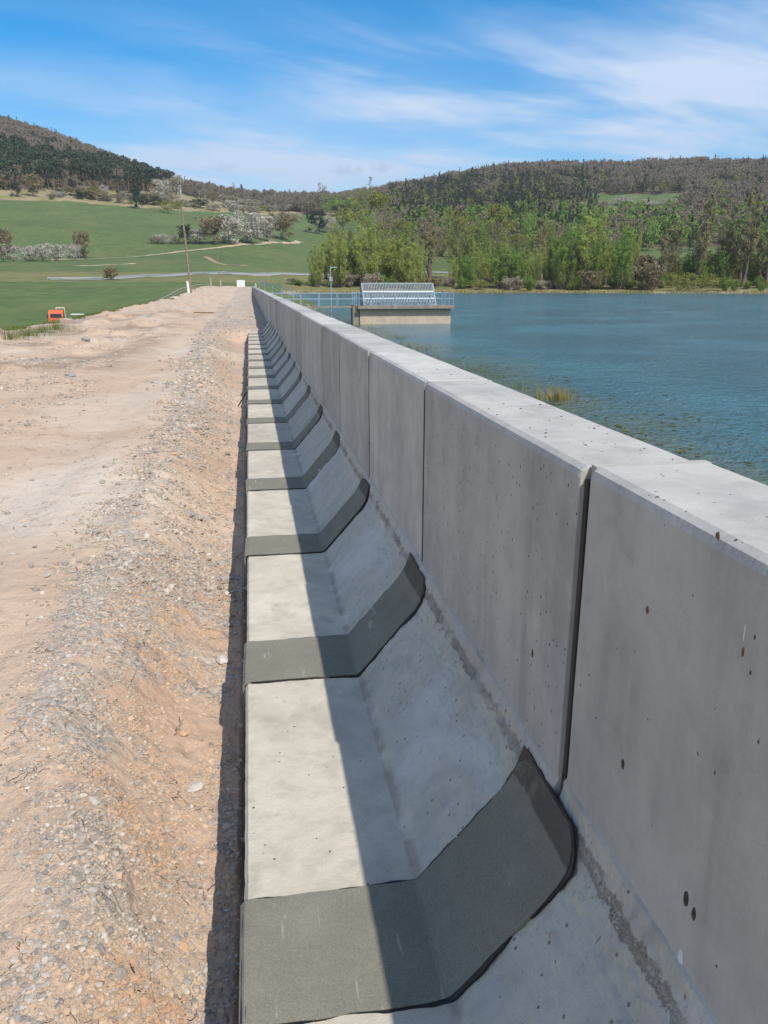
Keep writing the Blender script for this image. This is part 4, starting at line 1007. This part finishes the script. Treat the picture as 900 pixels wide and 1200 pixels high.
# ------------------------------------------------------------------ grass tufts
def tuft(name, P, n, h, mat, label, cat, group, spread=.2, seed=0):
    r = np.random.default_rng(seed); V = []; F = []
    for i in range(n):
        a = r.uniform(0, 6.28); rr = abs(r.normal(0, spread)); bx, by = math.cos(a)*rr, math.sin(a)*rr
        bz = H(P[0]+bx, P[1]+by)-P[2]; hh = h*r.uniform(.45, 1.1); l = r.normal(0, .28*hh, 2); wdt = max(.003, h*.010)*r.uniform(.7, 1.3); t = r.uniform(0, 3.14)
        dx_, dy_ = math.cos(t)*wdt, math.sin(t)*wdt; b = len(V)
        V += [(bx-dx_, by-dy_, bz), (bx+dx_, by+dy_, bz), (bx+l[0]*.35+dx_*.8, by+l[1]*.35+dy_*.8, bz+hh*.6), (bx+l[0]*.35-dx_*.8, by+l[1]*.35-dy_*.8, bz+hh*.6), (bx+l[0], by+l[1], bz+hh)]
        F += [(b, b+1, b+2, b+3), (b+3, b+2, b+4)]
    o = obj(name, meshdata(name, V, F, [mat]), None, P); tag(o, label, cat, group); return o
M_gr = leafmat('grass_blades', [(.10, .16, .035), (.15, .20, .055), (.24, .22, .10)], .3)
M_straw = leafmat('dry_reed_blades', [(.36, .27, .11), (.28, .25, .09), (.16, .19, .05)], .2)
for i, (px_, py_, h_, n_, mt, lab) in enumerate((
  (655, 468, .62, 420, M_straw, 'tall golden reed tuft rising behind the wall at the water'),
  (628, 462, .34, 240, M_straw, 'shorter straw grass tuft left of the golden reeds'),
  (590, 440, .42, 260, M_gr, 'green grass tuft behind the wall left of the reeds'),
  (570, 434, .36, 220, M_gr, 'small green tuft behind the wall between two larger tufts'),
  (536, 423, .42, 260, M_gr, 'bright green tuft behind the wall near the murky shallows'),
  (500, 407, .42, 260, M_gr, 'green bank tuft just before the intake platform'),
  (470, 396, .40, 260, M_gr, 'green bank tuft below the front of the intake platform'),
  (612, 450, .30, 200, M_gr, 'low green tuft beside the straw grass'))):
    Y_ = [20.3, 22.0, 25.6, 27.5, 31.5, 38, 46, 23.6][i]
    r = ray(px_, py_-6); X_ = r[0]/r[1]*Y_; z_ = H(X_, Y_)
    if z_ < WATER-.15: z_ = WATER-.15
    want = CAMZ+r[2]/r[1]*Y_
    tuft('grass_tuft', (X_, Y_, z_), n_, max(h_, (want-z_)*1.35)*(1 if i == 0 else .72), mt, lab, 'grass tuft', 'grass tufts along the water behind the wall', .16+.012*Y_, i)
# bank grass, stuff
def grass_field(name, X, Y, h, mat, label, seed, wd=.006):
    r = np.random.default_rng(seed); n = len(X); Z = height(X, Y); t = r.uniform(0, 3.14, n); hh = h*r.uniform(.4, 1.2, n); l = r.normal(0, .3, (n, 2))*hh[:, None]; w_ = wd*r.uniform(.6, 1.4, n)
    B = np.stack([X, Y, Z-.01], 1); D = np.stack([np.cos(t)*w_, np.sin(t)*w_, np.zeros(n)], 1); T = B+np.stack([l[:, 0], l[:, 1], hh], 1)
    V = np.stack([B-D, B+D, T], 1).reshape(-1, 3); return tag(obj(name, meshdata(name, V, np.arange(3*n).reshape(n, 3), [mat])), label, kind='stuff')
n_ = 42000; Yb = np.exp(rng.uniform(math.log(1.5), math.log(150), n_)); Xb = rng.uniform(1.3, 7.6, n_); kk = (fbm(Xb/.9, Yb/.9, 3, 5) > -.12)
grass_field('bank_grass', Xb[kk], Yb[kk], .13, M_gr, 'short green grass on the lake side bank', 3, .010)
n_ = 26000; Yb = np.exp(rng.uniform(math.log(14), math.log(165), n_)); off = np.abs(rng.normal(0, 1.0, n_))
Xb = crest_edge(Yb)+.35-off*1.6; kk = fbm(Xb/1.1, Yb/2.2, 3, 15) > -.1
grass_field('verge_grass', Xb[kk], Yb[kk], .16, M_gr, 'rough green grass along the left edge of the dam crest', 4, .014)
for i, (px_, py_, lab) in enumerate(((12, 398, 'green grass tuft on the crest at the left frame edge'), (32, 394, 'long green grass tuft on the crest edge, second from left'), (50, 390, 'green grass tuft on the crest just below the orange truck'), (66, 386, 'thin grass tuft on the crest right of the truck'))):
    r = ray(px_, py_); ts = np.linspace(18, 70, 4000); g_ = height(r[0]*ts, r[1]*ts); b_ = np.where(g_ >= CAMZ+r[2]*ts)[0]; i_ = b_[0]; P = (r[0]*ts[i_], r[1]*ts[i_], g_[i_])
    tuft('grass_tuft', P, 300, .30, M_gr, lab, 'grass tuft', 'grass tufts on the left crest edge', .45, 50+i)
# floating pondweed in the shallows
n_ = 1500; Yb = rng.uniform(12, 60, n_); Xb = 7.0+np.abs(rng.normal(0, 1.7, n_)); kk = fbm(Xb/1.2, Yb/2., 3, 25) > .05; Xb, Yb = Xb[kk], Yb[kk]
C = np.stack([Xb, Yb, np.full(len(Xb), WATER+.012)], 1); aa = rng.uniform(0, 6.28, len(Xb)); s_ = rng.uniform(.02, .07, len(Xb))
V = np.stack([C+np.stack([np.cos(aa+k*1.57)*s_*(1 if k % 2 else 1.8), np.sin(aa+k*1.57)*s_*(1 if k % 2 else 1.8), 0*s_+.004*k], 1) for k in range(4)], 1).reshape(-1, 3)
tag(obj('pondweed', meshdata('pondweed', V, np.arange(len(V)).reshape(-1, 4), [leafmat('pondweed', [(.10, .11, .03), (.06, .07, .025), (.16, .15, .06)], 0)])), 'scraps of pondweed floating in the shallows', kind='stuff')
# dry reed fringe on the far shore
n_ = 60000; a_ = rng.uniform(azpx(300), azpx(1150), n_); d_ = rng.uniform(278, 345, n_); Xb = d_*np.sin(a_); Yb = d_*np.cos(a_); zb = height(Xb, Yb); kk = (zb > WATER-.25) & (zb < WATER+.5) & (fbm(Xb/12, Yb/12, 3, 33) > -.35)
grass_field('reed_fringe', Xb[kk], Yb[kk], .9, M_straw, 'dry straw coloured reeds along the far shore', 8, .09)

# ------------------------------------------------------------------ intake platform
M_blue = varied('blue_grey_paint', (.25, .34, .42), .5, .1, 3, .1)
M_galv = varied('galvanised_steel', (.33, .37, .41), .45, .12, 5, .3)
M_old = concrete('weathered_concrete', (.52, .44, .35), (.42, .355, .285), .3, .5, .01)
M_slab = concrete('stained_slab', (.30, .27, .22), (.19, .17, .14), .3, .6, .01)
IY = 62.6; IX0, IX1 = 8.55, 16.35; IYD = 4.4
def z_at(px_, py_, Yv): r = ray(px_, py_); return CAMZ+r[2]/r[1]*Yv
zs = z_at(470, 358.5, IY); zsb = z_at(470, 362, IY)
pf = empty('intake_platform', (0, 0, 0)); tag(pf, 'concrete intake platform with railing standing in the lake', 'platform')
b_ = MB(); b_.box((IX0+.15, IY+.45, -6), (IX1-.15, IY+IYD-.3, zsb+.02), .03); b_.build('pier', M_old, pf)
b_ = MB(); b_.box((IX0-.05, IY, zsb), (IX1+.05, IY+IYD, zs), .02); b_.build('deck_slab', M_slab, pf)
b_ = MB(); b_.box((IX0-.42, IY+.5, -6), (IX0+.10, IY+1.6, zs-.02), .02); b_.build('access_pillar', M_slab, pf)
def railing(P0, P1, n, hh, name, parent, mat, posts=True):
    P0 = Vector(P0); P1 = Vector(P1); r_ = MB()
    for f in (1., .55): r_.tube(P0+Vector((0, 0, hh*f)), P1+Vector((0, 0, hh*f)), .028, n=6)
    rr = r_.build(name, mat, parent)
    for i in range(n+1):
        p = P0.lerp(P1, i/n); q = MB(); q.tube(p, p+Vector((0, 0, hh)), .034, n=6); q.build('railing_post', mat, rr)
    return rr
RH = z_at(470, 343.5, IY)-zs
railing((IX0+.05, IY+.08, zs), (IX1-.05, IY+.08, zs), 8, RH, 'front_railing', pf, M_blue)
railing((IX1-.05, IY+.10, zs), (IX1-.05, IY+IYD-.1, zs), 3, RH, 'side_railing', pf, M_blue)
railing((IX0+.05, IY+IYD-.1, zs), (IX1-.05, IY+IYD-.1, zs), 6, RH, 'rear_railing', pf, M_blue)
# sloping trash rack: two leaning faces of bars
rk = empty('trash_rack', (0, 0, 0)); tag(rk, 'pale steel trash rack with leaning bar screens on the intake platform', 'trash rack')
rx0, rx1 = ray(427, 357)[0]/ray(427, 357)[1]*(IY+.5), ray(511, 357)[0]/ray(511, 357)[1]*(IY+.5)
zt = z_at(470, 332.5, IY+1.6); FRY = (IY+.5, IY+1.95)
for nm, ya_, yb_ in (('front_screen', FRY[0], FRY[1]), ('rear_screen', IY+3.5, IY+2.05)):
    fr = MB(); A = [Vector((rx0, ya_, zs)), Vector((rx1, ya_, zs)), Vector((rx1, yb_, zt)), Vector((rx0, yb_, zt))]
    for i in range(4): fr.tube(A[i], A[(i+1) % 4], .07, n=6)
    s_ = fr.build(nm, M_galv, rk)
    br = MB()
    for i in range(1, 46):
        f = i/46; br.tube(A[0].lerp(A[1], f), A[3].lerp(A[2], f), .024, n=4)
    br.build('screen_bars', M_galv, s_)
    cb = MB()
    for f in (.32, .64): cb.tube(A[0].lerp(A[3], f), A[1].lerp(A[2], f), .045, n=5)
    cb.build('cross_bars', M_galv, s_)
b_ = MB(); b_.prism([(FRY[0], zs), (IY+3.5, zs), (IY+2.0, zt)], rx0-.02, rx0+.02, 'x'); b_.build('end_plate', M_blue, rk)
# footbridge from the dam to the platform
fb = empty('footbridge', (0, 0, 0)); tag(fb, 'narrow steel footbridge with railing leading to the intake platform', 'footbridge')
b_ = MB(); b_.box((1.0, IY+.7, zs-.16), (IX0-.08, IY+1.7, zs-.02)); b_.build('bridge_deck', M_slab, fb)
railing((1.1, IY+.72, zs-.02), (IX0-.1, IY+.72, zs-.02), 5, RH, 'bridge_railing', fb, M_blue); railing((1.1, IY+1.68, zs-.02), (IX0-.1, IY+1.68, zs-.02), 5, RH, 'bridge_railing', fb, M_blue)
# lamp post behind the bridge
yl = IY+3; xl = ray(388, 350)[0]/ray(388, 350)[1]*yl
lp = empty('gauge_post', (xl, yl, 0)); tag(lp, 'thin blue grey post with a short box beside the footbridge', 'post')
b_ = MB(); b_.tube((0, 0, -3), (0, 0, z_at(388, 312, yl)), .055, .045); b_.build('pole', M_blue, lp)
b_ = MB(); b_.box((-.14, -.14, z_at(388, 330, yl)), (.14, .14, z_at(388, 325, yl)), .02); b_.build('meter_box', M_galv, lp)
b_ = MB(); b_.tube((0, 0, z_at(388, 314, yl)), (.55, 0, z_at(388, 313, yl)), .04); b_.build('arm', M_blue, lp)
# sloping handrail by the wall further along and the pale block on the wall
yh = 104; A0 = [(ray(a, 330)[0]/ray(a, 330)[1]*yy_, yy_, z_at(a, c, yy_)) for a, c, yy_ in ((303, 328, 132), (343, 341, 84))]
hr = empty('bank_handrail', (0, 0, 0)); tag(hr, 'pale sloping handrail descending the bank behind the wall end', 'handrail')
b_ = MB(); b_.tube(A0[0], A0[1], .05, n=6); lo = [(p[0], p[1], p[2]-.55) for p in A0]; b_.tube(lo[0], lo[1], .04, n=6); rl_ = b_.build('rail', M_galv, hr)
for f in (0, .25, .5, .75, 1):
    p = Vector(A0[0]).lerp(Vector(A0[1]), f); q = MB(); q.tube((p.x, p.y, p.z), (p.x, p.y, min(p.z-1.1, H(p.x, p.y))), .05, n=6); q.build('railing_post', M_galv, hr)
yb = 96.; xb = .82
b_ = MB(); b_.box((xb-.13, yb-.2, WT), (xb+.13, yb+.2, WT+.28), .04); b_.box((xb-.09, yb-.14, WT+.27), (xb+.09, yb+.14, WT+.5), .05); tag(b_.build('cap_stone', M_fill), 'small pale block standing on the wall top near its far end', 'block')

# ------------------------------------------------------------------ guard rail, fence, poles, block
pts = [polar(*q) for q in LANE]
gl = empty('guard_rail', (0, 0, 0)); tag(gl, 'long pale guard rail along the road behind the dam', 'guard rail')
seg = np.cumsum([0]+[np.linalg.norm(pts[i+1]-pts[i]) for i in range(len(pts)-1)]); tt = np.arange(0, seg[-1], 4.)
GX = np.interp(tt, seg, [p[0] for p in pts])-.3; GY = np.interp(tt, seg, [p[1] for p in pts])-2.8; GZ = height(GX, GY)
V = []; 
for i in range(len(tt)):
    for dz_, dy_ in ((.45, 0), (.56, -.08), (.66, 0), (.76, -.08), (.86, 0), (.86, .05), (.45, .05)): V.append((GX[i], GY[i]+dy_, GZ[i]+dz_))
F = [(i*7+j, i*7+(j+1) % 7, (i+1)*7+(j+1) % 7, (i+1)*7+j) for i in range(len(tt)-1) for j in range(7)]
obj('rail_beam', meshdata('rail_beam', V, F, [M_galv]), gl)
pm = MB(); pm.box((-.06, -.05, -.3), (.06, .05, .8)); pme = meshdata('rail_post', pm.v, pm.f, [M_galv])
for i in range(0, len(tt), max(1, len(tt)//60)): obj('rail_post', pme, gl, (GX[i], GY[i]+.10, GZ[i]))
M_wood = varied('weathered_pole_wood', (.24, .185, .135), .9, .25, 4)
up = empty('utility_pole', (0, 0, 0)); tag(up, 'tall leaning wooden utility pole with white sleeve at its foot', 'utility pole')
dY = 108.; r = ray(224, 343); X0 = r[0]/r[1]*dY; Z0 = H(X0, dY); zz0 = z_at(224, 343, dY)
r2 = ray(212.5, 241); X1 = r2[0]/r2[1]*dY; Z1 = CAMZ+r2[2]/r2[1]*dY
b_ = MB(); b_.tube((X0, dY, Z0-.5), (X1, dY, Z1), .15, .10, 10); b_.build('pole', M_wood, up)
b_ = MB(); b_.tube((X0-.30, dY-.05, Z0-.2), (X0-.40, dY-.05, z_at(220, 329.5, dY)), .17, .15, 10); b_.build('white_sleeve', varied('white_plastic', (.75, .75, .74), .6, .08, 4), up)
b_ = MB(); b_.tube((X1, dY-.1, Z1-.5), (X1, dY+.1, Z1-.5), .05, .05, 6); b_.tube((X1, dY, Z1), (X1, dY, Z1+.18), .05, .04, 6); b_.build('insulator', M_wood, up)
sp2 = empty('small_pole', (0, 0, 0)); tag(sp2, 'short thin wooden post near the far end of the dirt road', 'post')
dY2 = 150.; r = ray(257, 335); xa = r[0]/r[1]*dY2; b_ = MB(); b_.tube((xa, dY2, H(xa, dY2)-.4), (ray(254.5, 293)[0]/ray(254.5, 293)[1]*dY2, dY2, z_at(254.5, 293, dY2)), .09, .06, 6); b_.build('pole', M_wood, sp2)
for a, t__, lab in ((247.5, 325, 'white marker post left of the thin wooden post'), (259, 328, 'white marker post right of the thin wooden post')):
    r = ray(a, 336); xa = r[0]/r[1]*148; b_ = MB(); z0_ = H(xa, 148); b_.box((xa-.09, 147.95, z0_-.3), (xa+.09, 148.05, z_at(a, t__, 148)), .01); tag(b_.build('marker_post', M_lane), lab, 'marker post', 'marker posts at the road end')
wf = empty('wire_fence', (0, 0, 0)); tag(wf, 'low pale wire fence running beside the dam crest', 'fence')
fp = [(a, c, yy_) for a, c, yy_ in ((180, 357, 84), (197, 350, 96), (213, 344, 108), (230, 338, 124), (247, 331, 146))]
FPT = []
for a, c, yy_ in fp:
    r = ray(a, c); x_ = r[0]/r[1]*yy_-.2; FPT.append(Vector((x_, yy_, H(x_, yy_)+.75)))
b_ = MB()
for i in range(len(FPT)-1): b_.tube(FPT[i], FPT[i+1], .035, n=5); b_.tube(FPT[i]-Vector((0, 0, .35)), FPT[i+1]-Vector((0, 0, .35)), .02, n=4)
b_.build('wire', M_lane, wf)
for p in FPT: q = MB(); q.tube(p-Vector((0, 0, .95)), p+Vector((0, 0, .08)), .05, n=6); q.build('fence_post', M_wood, wf)
yy_ = 163.; a0 = ray(277.5, 333); a1 = ray(287, 333); za = z_at(282, 328.3, yy_); b_ = MB(); xa = a0[0]/a0[1]*yy_; xb = a1[0]/a1[1]*yy_
b_.box((xa, yy_, H((xa+xb)/2, yy_)-.15), (xb, yy_+.5, za), .03); tag(b_.build('concrete_block', M_wht), 'pale rectangular block closing the far end of the dirt road', 'block')
# low twig heap / plank on the crest
r = ray(240, 367); ts = np.linspace(20, 90, 5000); i_ = np.where(height(r[0]*ts, r[1]*ts) >= CAMZ+r[2]*ts)[0][0]; P = (r[0]*ts[i_], r[1]*ts[i_], height(r[0]*ts[i_:i_+1], r[1]*ts[i_:i_+1])[0])
b_ = MB(); b_.box((-.6, -.05, -.02), (.45, .05, .05), .008); o_ = b_.build('timber_plank', M_rust); o_.location = P; o_.rotation_euler = (0, 0, -.1); tag(o_, 'dark timber plank lying across the dirt road', 'plank')

# ------------------------------------------------------------------ orange truck below the dam
M_or = varied('orange_paint', (.66, .12, .045), .4, .06, 2, 0, 0, .5); M_glass = varied('dark_glass', (.015, .02, .025), .08, .2, 2, 0, 0, .6)
M_tyre = varied('tyre_rubber', (.02, .02, .02), .85, .2, 9); M_dk = varied('dark_chassis', (.03, .03, .03), .7, .2, 5); M_lamp = varied('headlight_glass', (.7, .7, .65), .15, .05, 5); M_whp = varied('white_rack_paint', (.7, .72, .72), .4, .05, 5)
tY = 112.; r = ray(66.5, 380); tX = r[0]/r[1]*tY; tz = H(tX, tY)+.05
tz = max(tz, z_at(66, 386, tY))
tk = empty('truck', (tX, tY, tz), R(4)); tag(tk, 'small orange flatbed truck parked on the track below the dam', 'truck')
zr = z_at(66, 363.6, tY)-tz; cw = 15.8*proj((tX, tY, tz))[2]/900/2
b_ = MB(); b_.prism([(0, .55), (0, zr-1.0), (.10, zr-.42), (.20, zr-.08), (.30, zr), (1.7, zr), (1.75, .55)], -cw, cw, 'x'); cab = b_.build('cab', M_or, tk)
b_ = MB(); b_.add([(-cw*.80, -.012, zr-.98), (cw*.80, -.012, zr-.98), (cw*.76, .075, zr-.46), (-cw*.76, .075, zr-.46), (-cw*.80, .06, zr-.98), (cw*.80, .06, zr-.98), (cw*.76, .16, zr-.46), (-cw*.76, .16, zr-.46)], [(0,1,2,3),(4,7,6,5),(0,4,5,1),(1,5,6,2),(2,6,7,3),(3,7,4,0)]); b_.build('windscreen', M_glass, tk)
for s in (-1, 1):
    b_ = MB(); b_.box((s*cw-.01, .55, zr*.56), (s*cw+.01, 1.45, zr-.15)); b_.build('side_window', M_glass, tk)
    b_ = MB(); b_.tube((s*cw*.72, -.03, .78), (s*cw*.72, .02, .78), .12, n=14); b_.build('headlight', M_lamp, tk)
    b_ = MB(); b_.box((s*(cw+.17)-.06, .05, zr*.58), (s*(cw+.17)+.06, .12, zr*.78), .02); b_.tube((s*cw, .1, zr*.7), (s*(cw+.2), .1, zr*.7), .02, n=5); b_.build('mirror', M_dk, tk)
    for y_ in (.8, 3.9):
        b_ = MB(); b_.tube((s*(cw-.32), y_, .42), (s*(cw-.02), y_, .42), .42, n=20); wh = b_.build('wheel', M_tyre, tk)
        b_ = MB(); b_.tube((s*(cw-.03), y_, .42), (s*(cw-.005), y_, .42), .2, n=14); b_.build('rim', M_galv, wh)
b_ = MB(); b_.box((-cw*.98, -.12, .40), (cw*.98, .02, .62), .03); b_.build('bumper', M_dk, tk)
b_ = MB(); b_.box((-cw*.45, 0, .45), (cw*.45, 4.8, .68)); b_.build('chassis', M_dk, tk)
b_ = MB(); b_.box((-cw*1.03, 1.9, .9), (cw*1.03, 4.9, 1.02)); b_.box((-cw*1.03, 1.9, 1.02), (-cw*1.03+.05, 4.9, 1.42)); b_.box((cw*1.03-.05, 1.9, 1.02), (cw*1.03, 4.9, 1.42)); b_.build('flatbed', M_galv, tk)
b_ = MB()
for x_ in (-.2, cw*1.02-.06): b_.box((x_, 1.95, 1.02), (x_+.06, 2.01, zr+.30))
b_.box((-.2, 1.94, zr+.22), (cw*1.02, 2.02, zr+.32)); b_.build('load_rack', M_whp, tk)
# white sheet lying at the crest beyond the truck
yy_ = 96.; r = ray(91, 367.5); xa = r[0]/r[1]*yy_; b_ = MB(); b_.box((-.7, -.4, 0), (.7, .4, .12), .04); o_ = b_.build('white_sheet', M_whp); o_.location = (xa, yy_, max(H(xa, yy_), z_at(91, 369, yy_))); tag(o_, 'small white sheet lying at the crest edge right of the truck', 'sheet')

# crumbs on the wall top
n_ = 60; Yb = rng.uniform(.9, 3.4, n_)
Xc = XW+.03+rng.uniform(0, 1, n_)*(XT-XW-.06); S = rng.uniform(.0012, .0042, n_)*(.6+Yb*.12)
P = ICO[None]*(1+rng.uniform(-.3, .3, (n_, 12, 1)))*np.array([1.2, .9, .5])*S[:, None, None]+np.stack([Xc, Yb, WT+S*.3], 1)[:, None]
tag(obj('crumbs', meshdata('crumbs', P.reshape(-1, 3), (ICF[None]+np.arange(n_)[:, None, None]*12).reshape(-1, 3), [M_rust])), 'brown crumbs of dirt lying on the wall top', kind='stuff')
print('objects', len(bpy.data.objects))
# ------------------------------------------------------------------ air
hm = bpy.data.materials.new('air'); hm.use_nodes = True; hm.node_tree.nodes.clear(); hn = N(hm.node_tree)
pv = hn.add('ShaderNodeVolumePrincipled', {'Color': (.88, .93, 1., 1), 'Density': .00011, 'Anisotropy': .3}); ho = hn.add('ShaderNodeOutputMaterial'); hn.l.new(pv.outputs[0], ho.inputs['Volume'])
b_ = MB(); b_.box((-5100, -5100, -9), (5100, 5100, 520)); tag(b_.build('haze', hm), 'thin bluish air between the viewer and the hills', kind='stuff')
